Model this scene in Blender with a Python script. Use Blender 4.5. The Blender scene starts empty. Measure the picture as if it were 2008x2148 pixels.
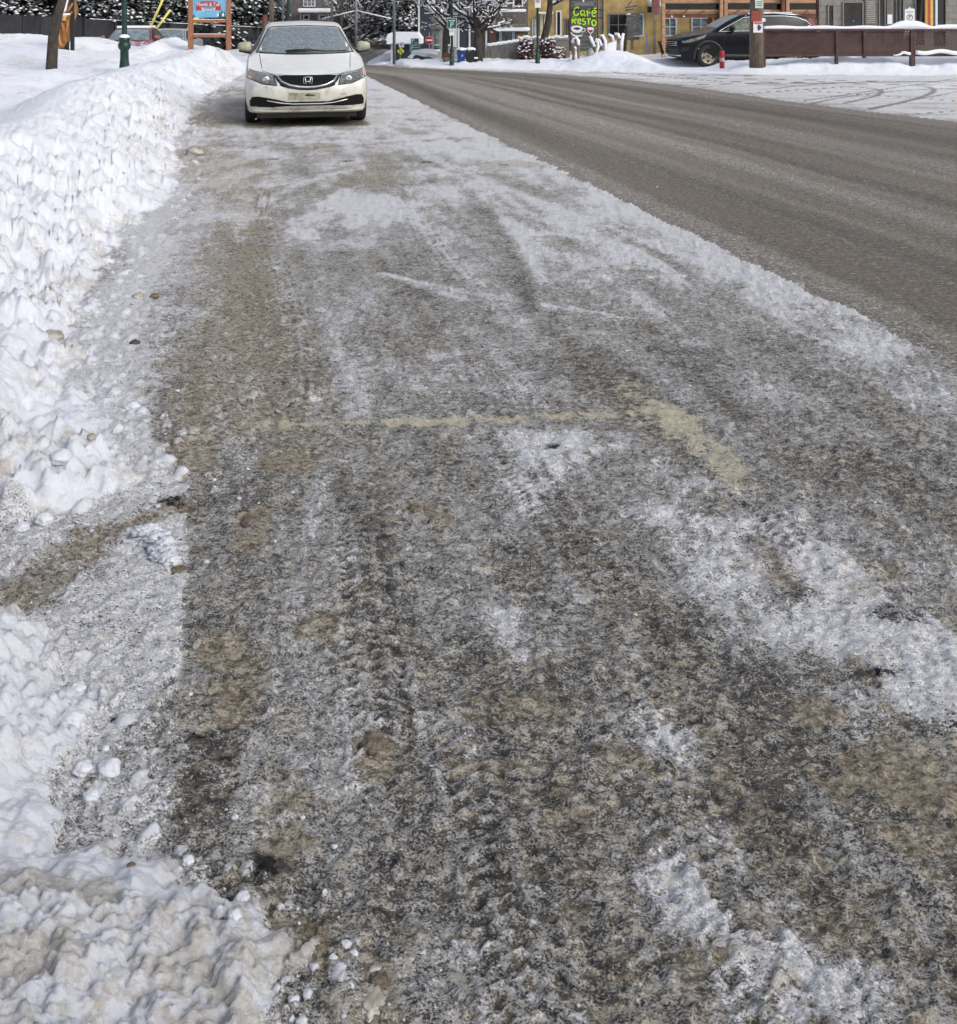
import bpy, bmesh, math, random
import numpy as np
from mathutils import Vector, Matrix
from mathutils.bvhtree import BVHTree
from mathutils.geometry import delaunay_2d_cdt
random.seed(7)
sc = bpy.context.scene
COL = sc.collection
# ---------------------------------------------------------------- camera
FPX, CX, HY, EYE = 2000.0, 1004.0, 35.0, 1.55      # focal length in photo pixels, centre column, horizon row, eye height
cam = bpy.data.cameras.new('camera'); cam_ob = bpy.data.objects.new('camera', cam); COL.objects.link(cam_ob)
cam.sensor_fit = 'HORIZONTAL'; cam.sensor_width = 36.0; cam.lens = 36.0*FPX/2008.0
cam.shift_y = -(1074.0-HY)/2008.0
cam.clip_start = 0.05; cam.clip_end = 2000
cam_ob.location = (0, 0, EYE); cam_ob.rotation_euler = (math.radians(90), 0, 0)
sc.camera = cam_ob
# ---------------------------------------------------------------- world and sun (overcast)
SUN_EL, SUN_AZ = math.radians(40), math.radians(128)   # azimuth measured from +Y towards +X
w = bpy.data.worlds.new('World'); sc.world = w; w.use_nodes = True
nt = w.node_tree; bg = nt.nodes['Background']
sky = nt.nodes.new('ShaderNodeTexSky'); sky.sky_type = 'NISHITA'; sky.sun_disc = False
sky.sun_elevation = SUN_EL; sky.sun_rotation = SUN_AZ
sky.air_density = 1.0; sky.dust_density = 4.0; sky.ozone_density = 1.0
hs = nt.nodes.new('ShaderNodeHueSaturation'); hs.inputs['Saturation'].default_value = 0.55
nt.links.new(sky.outputs[0], hs.inputs['Color']); nt.links.new(hs.outputs[0], bg.inputs[0])
bg.inputs[1].default_value = 0.15
sun = bpy.data.lights.new('sun', 'SUN'); sun_ob = bpy.data.objects.new('sun', sun); COL.objects.link(sun_ob)
sun.energy = 0.66; sun.angle = math.radians(25); sun.color = (1.0, 0.975, 0.94)
d = Vector((math.sin(SUN_AZ)*math.cos(SUN_EL), math.cos(SUN_AZ)*math.cos(SUN_EL), math.sin(SUN_EL)))
sun_ob.rotation_euler = d.to_track_quat('Z', 'Y').to_euler()
sc.view_settings.view_transform = 'Standard'; sc.view_settings.look = 'None'
sc.view_settings.exposure = 0.22; sc.view_settings.gamma = 1.0
sc.cycles.max_bounces = 5; sc.cycles.diffuse_bounces = 3; sc.cycles.glossy_bounces = 3
sc.cycles.use_denoising = True; sc.cycles.use_adaptive_sampling = True; sc.cycles.adaptive_threshold = 0.02

# ---------------------------------------------------------------- helpers
def P(px, py, Y):                                   # photo pixel at distance Y -> point
    return Vector(((px-CX)*Y/FPX, Y, EYE-(py-HY)*Y/FPX))
def XP(px, Y): return (px-CX)*Y/FPX
def ZP(py, Y): return EYE-(py-HY)*Y/FPX
def lin(c):
    return tuple(((v/255)/12.92 if v/255 <= .04045 else ((v/255+.055)/1.055)**2.4) for v in c)
def tag(o, label=None, cat=None, group=None, kind=None):
    if label: o['label'] = label
    if cat: o['category'] = cat
    if group: o['group'] = group
    if kind: o['kind'] = kind
    return o
def empty(name, loc=(0, 0, 0), rz=0, **kw):
    o = bpy.data.objects.new(name, None); COL.objects.link(o); o.location = loc; o.rotation_euler = (0, 0, rz)
    o.empty_display_size = .1
    return tag(o, **kw)
def copy_tree(o, parent=None):
    c = o.copy(); COL.objects.link(c); c.parent = parent
    for ch in list(o.children): copy_tree(ch, c)
    return c

class MB:
    """collects faces, builds one mesh object"""
    def __init__(s): s.v = []; s.f = []; s.sm = []
    def add(s, vs, fs, smooth=False):
        n = len(s.v); s.v += [tuple(v) for v in vs]
        s.f += [tuple(i+n for i in f) for f in fs]; s.sm += [smooth]*len(fs); return s
    def box(s, x0, x1, y0, y1, z0, z1, b=0.0):
        b = min(b, (x1-x0)*.45, (y1-y0)*.45, (z1-z0)*.45)
        if b <= 0:
            vs = [(x, y, z) for z in (z0, z1) for y in (y0, y1) for x in (x0, x1)]
            return s.add(vs, [(0, 2, 3, 1), (4, 5, 7, 6), (0, 1, 5, 4), (2, 6, 7, 3), (0, 4, 6, 2), (1, 3, 7, 5)])
        bm = bmesh.new(); bmesh.ops.create_cube(bm, size=1)
        for v in bm.verts: v.co = Vector(((x0+x1)/2+v.co.x*(x1-x0), (y0+y1)/2+v.co.y*(y1-y0), (z0+z1)/2+v.co.z*(z1-z0)))
        bmesh.ops.bevel(bm, geom=bm.edges[:], offset=b, segments=2, affect='EDGES', profile=.6)
        bm.verts.index_update(); s.add([v.co for v in bm.verts], [[v.index for v in f.verts] for f in bm.faces]); bm.free(); return s
    def tube(s, pts, rad, n=8, cap=True, sq=1.0, up=None):
        pts = [Vector(p) for p in pts]
        if not hasattr(rad, '__len__'): rad = [rad]*len(pts)
        vs = []; fs = []; prev = None
        for i, p in enumerate(pts):
            t = (pts[min(i+1, len(pts)-1)]-pts[max(i-1, 0)])
            t = t.normalized() if t.length > 1e-9 else Vector((0, 0, 1))
            a = up or prev or (Vector((0, 1, 0)) if abs(t.y) < .9 else Vector((1, 0, 0)))
            u = (a-t*a.dot(t)); u = u.normalized() if u.length > 1e-6 else t.orthogonal().normalized()
            prev = u; v = t.cross(u)
            for k in range(n):
                an = 2*math.pi*(k+.5)/n
                vs.append(p+u*math.cos(an)*rad[i]*sq+v*math.sin(an)*rad[i])
        for i in range(len(pts)-1):
            for k in range(n):
                k2 = (k+1) % n
                fs.append((i*n+k, i*n+k2, (i+1)*n+k2, (i+1)*n+k))
        if cap: fs.append(tuple(range(n-1, -1, -1))); fs.append(tuple((len(pts)-1)*n+k for k in range(n)))
        return s.add(vs, fs, n > 5)
    def bar(s, a, b, w, d=None):
        return s.tube([a, b], w*.7071, 4)
    def lathe(s, prof, c=(0, 0, 0), n=20, ax='z'):
        vs = []; fs = []
        for r, h in prof:
            for k in range(n):
                an = 2*math.pi*k/n
                if ax == 'z': vs.append((c[0]+r*math.cos(an), c[1]+r*math.sin(an), c[2]+h))
                elif ax == 'x': vs.append((c[0]+h, c[1]+r*math.cos(an), c[2]+r*math.sin(an)))
                else: vs.append((c[0]+r*math.cos(an), c[1]+h, c[2]+r*math.sin(an)))
        for i in range(len(prof)-1):
            for k in range(n):
                k2 = (k+1) % n; fs.append((i*n+k, i*n+k2, (i+1)*n+k2, (i+1)*n+k))
        return s.add(vs, fs, True)
    def prism(s, poly, y0, y1, axis='y'):
        n = len(poly); vs = [(p[0], y0, p[1]) for p in poly]+[(p[0], y1, p[1]) for p in poly]
        if axis == 'x': vs = [(v[1], v[0], v[2]) for v in vs]
        fs = [tuple(range(n)), tuple(range(2*n-1, n-1, -1))]+[(i, i+n, (i+1) % n+n, (i+1) % n) for i in range(n)]
        return s.add(vs, fs)
    def blob(s, c, r, seed=0, n=3, amp=.18, flat=1.0, rough=2.2):
        bm = bmesh.new(); bmesh.ops.create_icosphere(bm, subdivisions=n, radius=1)
        rr = r if hasattr(r, '__len__') else (r, r, r)
        for v in bm.verts:
            q = v.co
            k = 1+amp*(math.sin(rough*q.x*1.9+seed)*math.cos(rough*q.y*1.7+seed*2.3)+.6*math.sin(rough*3.1*q.z+seed*1.3+q.x*3)+.35*math.sin(rough*5*q.y+seed*.7+q.z*6))
            v.co = Vector((c[0]+q.x*k*rr[0], c[1]+q.y*k*rr[1], c[2]+q.z*k*rr[2]))
        bm.verts.index_update()
        s.add([v.co for v in bm.verts], [[v.index for v in f.verts] for f in bm.faces], True); bm.free(); return s
    def build(s, name, mat, parent=None, normals=True):
        me = bpy.data.meshes.new(name); me.from_pydata(s.v, [], s.f)
        me.polygons.foreach_set('use_smooth', s.sm)
        if normals:
            bm = bmesh.new(); bm.from_mesh(me); bmesh.ops.recalc_face_normals(bm, faces=bm.faces[:]); bm.to_mesh(me); bm.free()
        me.materials.append(mat); o = bpy.data.objects.new(name, me); COL.objects.link(o)
        if parent: o.parent = parent
        return o

class NT:
    """small node-graph helper"""
    def __init__(s, name):
        s.m = bpy.data.materials.new(name); s.m.use_nodes = True; s.t = s.m.node_tree; s.b = s.t.nodes['Principled BSDF']
    def n(s, t, **kw):
        x = s.t.nodes.new(t)
        for k, v in kw.items(): setattr(x, k, v)
        return x
    def put(s, sock, v):
        if isinstance(v, bpy.types.NodeSocket): s.t.links.new(v, sock)
        elif hasattr(v, '__len__') and len(v) == 3 and sock.type == 'RGBA': sock.default_value = (*v, 1)
        else: sock.default_value = v
    def co(s, kind='Object'): return s.n('ShaderNodeTexCoord').outputs[kind]
    def attr(s, name): return s.n('ShaderNodeAttribute', attribute_name=name).outputs['Color']
    def sep(s, v):
        x = s.n('ShaderNodeSeparateXYZ'); s.put(x.inputs[0], v); return x.outputs
    def mul(s, v, sc3):
        x = s.n('ShaderNodeMapping'); s.put(x.inputs['Vector'], v); x.inputs['Scale'].default_value = sc3; return x.outputs[0]
    def noise(s, scale, detail=4, rough=.5, vec=None, dist=0, typ='FBM', off=None):
        x = s.n('ShaderNodeTexNoise'); x.noise_type = typ
        v = vec if vec is not None else s.co()
        if off:
            mp = s.n('ShaderNodeMapping'); s.put(mp.inputs['Vector'], v); mp.inputs['Location'].default_value = off; v = mp.outputs[0]
        s.put(x.inputs['Vector'], v); x.inputs['Scale'].default_value = scale
        x.inputs['Detail'].default_value = detail; x.inputs['Roughness'].default_value = rough; x.inputs['Distortion'].default_value = dist
        return x.outputs[0]
    def voro(s, scale, vec=None, feat='F1', rnd=1.0):
        x = s.n('ShaderNodeTexVoronoi', feature=feat); s.put(x.inputs['Vector'], vec if vec is not None else s.co())
        x.inputs['Scale'].default_value = scale; x.inputs['Randomness'].default_value = rnd; return x.outputs
    def m_(s, op, a, b=0.0, c=0.0):
        x = s.n('ShaderNodeMath', operation=op); s.put(x.inputs[0], a); s.put(x.inputs[1], b); s.put(x.inputs[2], c); return x.outputs[0]
    def step(s, v, a, b, lo=0.0, hi=1.0):
        x = s.n('ShaderNodeMapRange', interpolation_type='SMOOTHSTEP'); s.put(x.inputs[0], v); s.put(x.inputs[1], a); s.put(x.inputs[2], b)
        s.put(x.inputs[3], lo); s.put(x.inputs[4], hi); return x.outputs[0]
    def mix(s, f, a, b, blend='MIX'):
        x = s.n('ShaderNodeMix', data_type='RGBA', blend_type=blend); s.put(x.inputs[0], f); s.put(x.inputs[6], a); s.put(x.inputs[7], b); return x.outputs[2]
    def bump(s, h, strength=.5, dist=.01):
        x = s.n('ShaderNodeBump'); x.inputs['Strength'].default_value = strength; x.inputs['Distance'].default_value = dist; s.put(x.inputs['Height'], h)
        s.put(s.b.inputs['Normal'], x.outputs[0])
    def base(s, c, rough=.6, metal=0.0, spec=None, coat=None):
        s.put(s.b.inputs['Base Color'], c); s.put(s.b.inputs['Roughness'], rough); s.put(s.b.inputs['Metallic'], metal)
        if spec is not None: s.b.inputs['Specular IOR Level'].default_value = spec
        if coat is not None: s.b.inputs['Coat Weight'].default_value = coat; s.b.inputs['Coat Roughness'].default_value = .12
        return s.m
_mc = {}
def mat(name, col, rough=.6, metal=0.0, var=.18, scale=6, bump=.0, bd=.01, snowtop=0.0, coat=None, spec=None, dirt=None, stretch=None):
    """procedural material: colour varied by noise, fine bump, optional snow settled on upward faces, optional dirt colour"""
    if name in _mc: return _mc[name]
    t = NT(name); v = t.co(); v2 = t.mul(v, stretch) if stretch else v
    n1 = t.noise(scale, 6, .62, v2)
    c = t.mix(t.step(n1, .3, .7), tuple(x*(1-var) for x in col), tuple(min(1, x*(1+var)) for x in col))
    if dirt:
        c = t.mix(t.step(t.noise(scale*.7, 7, .7, v, off=(3, 7, 1)), .48, .68), c, dirt)
    if snowtop > 0:
        g = t.n('ShaderNodeNewGeometry'); nz = t.sep(g.outputs['Normal'])[2]
        k = t.m_('ADD', nz, t.m_('MULTIPLY', t.m_('SUBTRACT', t.noise(9, 5, .6, v), .5), .9))
        c = t.mix(t.step(k, 1.15-snowtop, 1.3-snowtop), c, (.80, .83, .88))
    if bump: t.bump(t.noise(scale*4, 6, .65, v2), bump, bd)
    _mc[name] = t.base(c, rough, metal, spec, coat); return _mc[name]

# ---------------------------------------------------------------- numpy noise
def _h(ix, iy, s):
    n = (ix.astype(np.int64)*374761393+iy.astype(np.int64)*668265263+s*1442695041) & 0xffffffff
    n = ((n ^ (n >> 13))*1274126177) & 0xffffffff
    n = ((n ^ (n >> 16))*2246822519) & 0xffffffff
    return ((n ^ (n >> 15)) & 0xffffff)/float(0xffffff)
def vn(x, y, s=0):
    ix = np.floor(x); iy = np.floor(y); fx = x-ix; fy = y-iy
    fx = fx*fx*fx*(fx*(fx*6-15)+10); fy = fy*fy*fy*(fy*(fy*6-15)+10)
    a = _h(ix, iy, s); b = _h(ix+1, iy, s); c = _h(ix, iy+1, s); d_ = _h(ix+1, iy+1, s)
    return (a*(1-fx)+b*fx)*(1-fy)+(c*(1-fx)+d_*fx)*fy
def fbm(x, y, s=0, o=4, g=.5):
    r = 0; a = 1; t = 0
    for i in range(o):
        r = r+a*vn(x*2**i+i*17.3, y*2**i-i*9.1, s+i); t += a; a *= g
    return r/t
def lumps(x, y, cell, seed, rmin=.25, rmax=.6, prob=.8):
    """rounded clods: height in metres"""
    X = x/cell; Y = y/cell; ix = np.floor(X); iy = np.floor(Y); out = np.zeros_like(X)
    for dx in (-1, 0, 1):
        for dy in (-1, 0, 1):
            cx = ix+dx; cy = iy+dy
            px = cx+_h(cx, cy, seed); py = cy+_h(cx, cy, seed+1)
            r = rmin+(rmax-rmin)*_h(cx, cy, seed+2)**1.5; on = _h(cx, cy, seed+3) < prob
            sx = .75+.5*_h(cx, cy, seed+4)
            d2 = ((X-px)*sx)**2+((Y-py)/sx)**2
            out = np.maximum(out, np.where(on, np.sqrt(np.maximum(0, r*r-d2)), 0))
    return out*cell
def crack(x, y, cell, seed):
    """distance to the border between neighbouring clods, 0 at the border"""
    X = x/cell; Y = y/cell; ix = np.floor(X); iy = np.floor(Y); a = np.full(X.shape, 9.0); b = np.full(X.shape, 9.0); hh = np.zeros_like(X)
    for dx in (-1, 0, 1):
        for dy in (-1, 0, 1):
            cx = ix+dx; cy = iy+dy; d2 = np.hypot(X-cx-_h(cx, cy, seed), Y-cy-_h(cx, cy, seed+1)); r = _h(cx, cy, seed+2)
            new = d2 < a; b = np.where(new, a, np.minimum(b, d2)); hh = np.where(new, r, hh); a = np.where(new, d2, a)
    return b-a, hh
def ss(v, a, b):
    t = np.clip((v-a)/(b-a), 0, 1); return t*t*(3-2*t)
# ================================================================ GROUND
CARX0, CARY0, CARRZ = (646-1004)*13.35/2000, 13.35, math.atan(.212)
SL = 0.247                                          # the kerb direction: x falls by SL per metre of y
K_ = 2008/1858.0
def GW(dx, dy, h=0.0):                              # point on the ground seen at a photo position (read off at 1858 px wide)
    Y = (EYE-h)*FPX/(dy*K_-HY); return (dx*K_-CX)*Y/FPX, Y
# left bank foot: u = X + SL*Y against Y
FY = [0, 2.9, 3.05, 3.18, 3.35, 3.58, 4.05, 4.66, 5.5, 6.7, 8.0, 9.0, 10.2, 11.7, 15, 18.8, 21.4, 27, 35, 60]
FU = [-.6, -.60, -.47, -.386, -.46, -.56, -.73, -.76, -.86, -.86, -.62, -.60, -.66, -.84, -.8, -.74, -.40, .1, .4, .5]
LEy = [0, 25, 28, 32, 40, 60, 200]; LEx = [3.19, 3.19-.246*25, -4.6, -7.0, -8.4, -9.0, -9.0]
REy = [0, 14, 17.5, 20.3, 23.7, 26.3, 27.7, 29.5, 33, 40, 52, 200]
REx = [10.55, 7.04, 5.67, 4.9, 3.6, 1.4, -.4, -2.6, -4.0, -4.6, -4.9, -5.2]
CRx = [-40, -20, -14.5, -13, -12, -11.3, -10.6, -9.9, -9.45, -9.0, -8.5, -8.1, -7.7, -7.3, -6.8, -5.5]
CRz = [1.6, 1.4, 1.05, .92, .93, .78, .64, .70, .97, .72, .62, .66, .98, .88, .82, .5]
def fields(X, Y):
    u = X+SL*Y
    n1 = fbm(X*1.3, Y*1.3, 3, 4); n2 = fbm(X*6, Y*6, 11, 4); n3 = fbm(X*22, Y*22, 19, 3); n4 = fbm(X*60, Y*60, 23, 3)
    uf = np.interp(Y, FY, FU)+(n2-.5)*.26+(n3-.5)*.12
    d = uf-u                                       # metres left of the bank's foot
    # ---- first bank, path behind it, level field
    rid = np.interp(Y, [0, 3, 5, 8, 12, 20, 30], [.26, .30, .46, .68, .72, .60, .42])*(.86+.28*fbm(X*.7, Y*.7, 5, 2))
    pos = np.interp(Y, [0, 4, 8, 14, 30], [.8, .9, 1.25, 1.15, 1.3])
    up = ss(d, -.02, pos)**.8*rid
    fld = .43+.05*(n1-.5)
    bank = np.where(d < pos, up, fld+(rid-fld)*(1-ss(d, pos, pos+1.0)))
    bank = bank-.05*np.exp(-((d-pos-1.1)/.35)**2)*(rid > .5)
    # mounds of the field and the berm before the car park
    cz = np.interp(X, CRx, CRz)+(fbm(X*1.1, Y*.9, 31, 3)-.5)*.14
    bank = bank+np.exp(-((Y-29.0)/2.3)**2)*np.maximum(0, cz-.43)*ss(d, .2, 1.6)
    bank = bank+.55*np.exp(-((X+12.8)/2.6)**2-((Y-23.5)/2.4)**2)+.16*np.exp(-((X+8.7)/1.1)**2-((Y-16)/2.6)**2)
    bank = bank+(n1-.5)*.10*ss(d, 1.2, 3)
    bank = np.where(Y > 31.5, bank*(1-ss(Y, 30.5, 33))-.3*ss(Y, 30.5, 33), bank*(1-ss(Y, 30.5, 33))-.3*ss(Y, 30.5, 33))
    rough = ss(d, -.05, .25)*(1-.85*ss(d, pos+.2, pos+1.1))*(.35+.9*fbm(X*.9, Y*.9, 41, 2))
    fd = 1-ss(Y, 5, 22)*.75
    wx = X+(n2-.5)*.05; wy = Y+(n3-.5)*.05
    lump = lumps(wx, wy, .16, 51, .2, .5, .45)*.55+lumps(wx, wy, .075, 61, .2, .55, .55)*.55*fd+lumps(X, Y, .035, 63, .2, .55, .5)*.5*fd+lumps(wx, wy, .42, 71, .2, .5, .5)*.40
    ca, ha = crack(wx+(n3-.5)*.04, wy+(n2-.5)*.06, .15, 401); cb, hb_ = crack(wx, wy+(n3-.5)*.03, .065, 411); cc_, hc_ = crack(wx, wy, .32, 421)
    brk = ss(fbm(X*1.6, Y*1.6, 431, 4), .44, .60)
    lump = lump*(.35+.5*brk)+brk*(ss(ca, 0, .5)*.028*(.2+ha)+fd*ss(cb, 0, .45)*.020*(.2+hb_)-.018)+ss(cc_, 0, .5)*.030*hc_
    near = 1-ss(d, .25, 1.1)*.62
    bank1 = np.maximum(bank, 0 if True else 0)*(d > 0)
    bank1 = np.where(Y > 30.5, bank, bank1)
    hb = bank1+rough*near*lump*(1.15-.60*ss(Y, 4, 8))*ss(d, -.04, .06)+rough*((n2-.5)*.09+(n3-.5)*.035*fd+(n4-.5)*.014*fd)
    fl = ss(d, -.50, -.02)*(1-ss(d, -.02, .03))*np.maximum(lumps(X, Y, .09, 81, .12, .42, .42)*.8, lumps(X, Y, .038, 83, .12, .5, .40)*.8)*ss(Y, 2.85, 3.0); hb = hb+fl      # fallen clods before the foot
    gap = ss(Y, 2.80, 3.02)                         # the bank stops at the trodden path
    hb = hb*gap
    m1 = ss(d, -.02, .05)*gap
    # ---- second, low bank nearest the camera
    QY = [0, 1.45, 1.58, 1.62, 1.66, 1.70, 1.757, 1.86, 2.0, 2.12, 2.27, 2.38, 2.46, 2.52]
    QX = [-.30, -.33, -.32, -.38, -.44, -.56, -.66, -.73, -.80, -.86, -.98, -1.08, -1.2, -2.6]
    xf = np.interp(Y, QY, QX)+(n2-.5)*.12+(n3-.5)*.05
    d2 = xf-X
    h2 = ss(d2, -.01, .5)**.7*np.interp(Y, [0, 1.5, 1.7, 1.9, 2.3, 2.5], [.10, .09, .07, .15, .19, .05])
    h2 = h2+ss(d2, -.03, .04)*(lumps(X, Y, .085, 91, .2, .55, .5)*.35*(1-.6*ss(d2, .05, .5))+lumps(X, Y, .03, 93, .2, .6, .7)*.55*(.3+n1)+(n2-.5)*.05+(n3-.5)*.022+(n4-.5)*.014+.008+lumps(X, Y, .02, 97, .2, .55, .6)*.35+ss(fbm(X*4, Y*4, 433, 3), .42, .56)*(ss(crack(X+(n3-.5)*.03, Y+(n2-.5)*.03, .055, 441)[0], 0, .45)*.010+ss(crack(X, Y+(n3-.5)*.02, .022, 443)[0], 0, .4)*.006))
    fl2 = ss(d2, -.30, -.02)*(1-ss(d2, -.02, .02))*np.maximum(lumps(X, Y, .045, 95, .12, .45, .38)*.7, lumps(X, Y, .020, 99, .12, .5, .40)*.7); h2 = h2+fl2; fl = fl+fl2*(Y < 2.5)
    g2 = 1-ss(Y, 2.40, 2.58)
    h2 = h2*g2; m2 = ss(d2+(n2-.5)*.22*(Y < 2)+(n3-.5)*.12, -.03, .09)*g2
    far2 = (X < -1.6) & (Y < 3)
    # ---- right side: verge beyond the carriageway
    ER = np.interp(Y, REy, REx); r = X-ER
    EL = np.interp(Y, LEy, LEx)+(n2-.5)*.10+(n3-.5)*.06
    # berm line across the far side
    by = np.interp(X, [-6, -4, 0, 4, 7, 10, 14, 30], [33, 30.5, 29.2, 27.5, 26.5, 26.2, 26.2, 26.2])
    bt = Y-by
    drive = np.exp(-((X-6.2)/1.0)**4)
    berm = (ss(bt, -1.2, .25)*np.interp(X, [-6, 3, 7, 12], [.15, .17, .24, .27]))*(1-.92*drive*(1-ss(bt, 1.6, 3.4)))*ss(r, .0, .6)
    berm = berm*(1+.8*(fbm(X*.9, Y*.9, 101, 3)-.5))+ss(bt, -1.0, .1)*ss(r, 0, .5)*(1-drive)*((n1-.5)*.12+(n2-.5)*.05+lumps(X, Y, .30, 103, .2, .5, .5)*.30)
    berm = berm+.30*np.exp(-((X-4.0)/1.05)**2-((Y-29.5)/1.0)**2)
    berm = berm+.12*np.exp(-((X+1.2)/.8)**2-((Y-34.6)/.8)**2)
    berm = berm+.18*np.exp(-((X-12.5)/2)**2-((Y-27.3)/.6)**2)+.15*np.exp(-((X-10)/1)**2-((Y-26.8)/.5)**2)
    m3 = np.maximum(ss(bt+(n2-.5)*.6+(n3-.5)*.2, -1.25, -.85), 0)*ss(r, .1, .5)
    berm = np.where(Y > 45, berm*.3, berm)
    # street ground, very shallow relief
    hg = (n1-.5)*.012+(n2-.5)*.006
    H = hg+hb+np.where(far2 & (Y < 2.95), 0, 0)+h2+np.where(r > 0, berm, 0)
    # =========================== cover masks
    TH = np.zeros_like(X); S = np.zeros_like(X); D = np.zeros_like(X); Kd = np.zeros_like(X)+.5; Yl = np.zeros_like(X)
    lane = (X > EL).astype(float)*(r < 0)
    na_ = fbm(u*13, Y*3, 309, 4, .6)
    def blob(dx, dy, rx, ry, wob=.5):
        cx, cy = GW(dx, dy); ax = rx*K_*cy/FPX; y1 = GW(dx, dy+ry)[1]; y0 = GW(dx, max(dy-ry, 60))[1]; ay = (y0-y1)/2; cy = (y0+y1)/2
        q = np.sqrt(((X-cx-(Y-cy)*(cx/cy)*.6)/ax)**2+((Y-cy)/ay)**2)
        return 1-ss(q+(n1-.5)*wob*1.2+(na_-.5)*wob*3.0+(n2-.5)*wob*1.2+(n3-.5)*wob*1.4, .30, 1.35)
    def cap(x1, y1, x2, y2, wpx, wob=.5, soft=.6):
        a = GW(x1, y1); b = GW(x2, y2); cy = (a[1]+b[1])/2; wm = wpx*K_*cy/FPX
        vx, vy = b[0]-a[0], b[1]-a[1]; L = vx*vx+vy*vy
        t = np.clip(((X-a[0])*vx+(Y-a[1])*vy)/L, 0, 1)
        q = np.hypot(X-a[0]-t*vx, Y-a[1]-t*vy)/wm
        return 1-ss(q+(n2-.5)*wob+(n3-.5)*wob, 1-soft, 1+soft)
    # parking strip: greyer and whiter with distance
    far = ss(Y, 3.2, 9)
    wob_ = .10*(fbm(X*.8, Y*.8, 305, 3)-.5)
    A1 = fbm((u+wob_)*4.5, Y*.75, 301, 5, .6)-.5; A2 = fbm((u+wob_)*15, Y*3.2, 303, 4, .6)-.5; mid = fbm(X*11, Y*9, 307, 4, .6)-.5
    S = S+.24*far+.35+A1*.50*(1-.25*far)+A2*.36+mid*.52+(fbm(X*2.6, Y*1.9, 313, 4, .65)-.5)*1.1*ss(Y, 5, 9)+(n1-.5)*.20+(fbm(u*2.2, Y*.55, 121, 4)-.5)*.45*ss(Y, 2, 6)
    # stretched plough and tyre streaks running with the strip
    st = fbm(u*9, Y*.5, 131, 4)
    S = S+(st-.5)*.30
    S = S+.10*ss(Y, 9.5, 13)*(1-.3*ss(Y, 20, 30))
    edge = EL-X
    S = S+.30*np.exp(-((edge-.16)/.20)**2)*ss(Y, 3.4, 4.6)*(.6+.8*fbm(u*3, Y*.8, 141, 3))+.10*np.exp(-((edge-.6)/.4)**2)*ss(Y, 4.0, 6)
    for a in [(725, 408, 120, 32, .55), (585, 445, 34, 28, .5), (660, 476, 62, 9, .35), (480, 400, 45, 45, .3), (1090, 435, 60, 16, .4),
              (890, 375, 40, 30, .25), (1195, 500, 80, 30, .35), (1500, 570, 60, 45, .4), (1400, 530, 90, 25, .3), (1700, 670, 90, 25, .35),
              (1080, 872, 112, 42, .85), (1030, 945, 70, 22, .32), (1360, 945, 50, 20, .45), (1250, 1000, 80, 22, .38), (1400, 1020, 70, 26, .42),
              (1400, 1105, 105, 65, .40), (1590, 1085, 70, 30, .7), (1640, 1130, 70, 40, .5), (1610, 1215, 125, 45, .75), (1730, 1250, 140, 62, .85),
              (1810, 1330, 110, 62, .75), (1700, 1360, 110, 40, .38), (1240, 1395, 60, 28, .6), (1310, 1445, 62, 30, .65), (1000, 1240, 58, 75, .34),
              (930, 1190, 60, 40, .22), (1310, 1720, 55, 62, .42), (1370, 1800, 70, 50, .38), (1480, 1860, 90, 50, .5), (1600, 1930, 150, 70, .62),
              (610, 990, 32, 55, .35), (570, 1110, 60, 110, .20), (640, 1500, 130, 120, .16), (480, 1560, 60, 200, .12), (1780, 760, 90, 40, .2),
              (1480, 760, 80, 50, .2), (880, 690, 50, 8, .3), (930, 1000, 150, 60, .12), (1130, 1180, 60, 60, .12), (700, 1300, 30, 60, .12),
              (1740, 1010, 90, 30, -.15), (1060, 1080, 120, 60, -.12), (1650, 900, 160, 40, -.16), (1500, 1350, 150, 80, -.10), (900, 1650, 200, 160, -.10),
              (640, 1850, 80, 70, -.25), (520, 1690, 60, 40, -.4), (400, 1500, 60, 100, -.35), (440, 1100, 60, 160, -.2), (1100, 1900, 160, 80, -.10)]:
        S = S+blob(*a[:4])*a[4]*(.80 if a[4] < .6 else .74)
    S = S+.0+cap(755, 535, 900, 580, 13)*.40+cap(1300, 1700, 1480, 1900, 26)*.2
    for (uc, wd_, y0_, y1_, amp) in [(.36, .10, 1.9, 3.3, 1.0), (.50, .10, 1.3, 2.1, .9), (1.02, .11, 2.0, 3.6, .9), (.78, .09, 1.3, 2.2, .7), (1.62, .11, 1.8, 3.2, .8), (.20, .08, 3.8, 8.5, .9), (1.35, .10, 4.5, 9, .6)]:
        tu = u-uc-.06*np.sin(Y*1.3+uc*7); tm = (1-ss(np.abs(tu), wd_*.8, wd_*1.15))*ss(Y, y0_-.2, y0_+.2)*(1-ss(Y, y1_-.3, y1_+.3))*ss(fbm(u*3, Y*1.2, 321, 3), .36, .52)
        sc0 = 1+ss(Y, 3.5, 5)*1.2; rib = np.sin(2*np.pi*(Y+np.abs(tu)*.5)/(.034*sc0)); grv = np.cos(2*np.pi*tu/(wd_*.55)); pat = np.maximum(rib*.9, -grv*.8-.1)
        S = S+tm*amp*(pat*.42-.14); TH = TH+tm*amp*pat*.005
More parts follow.
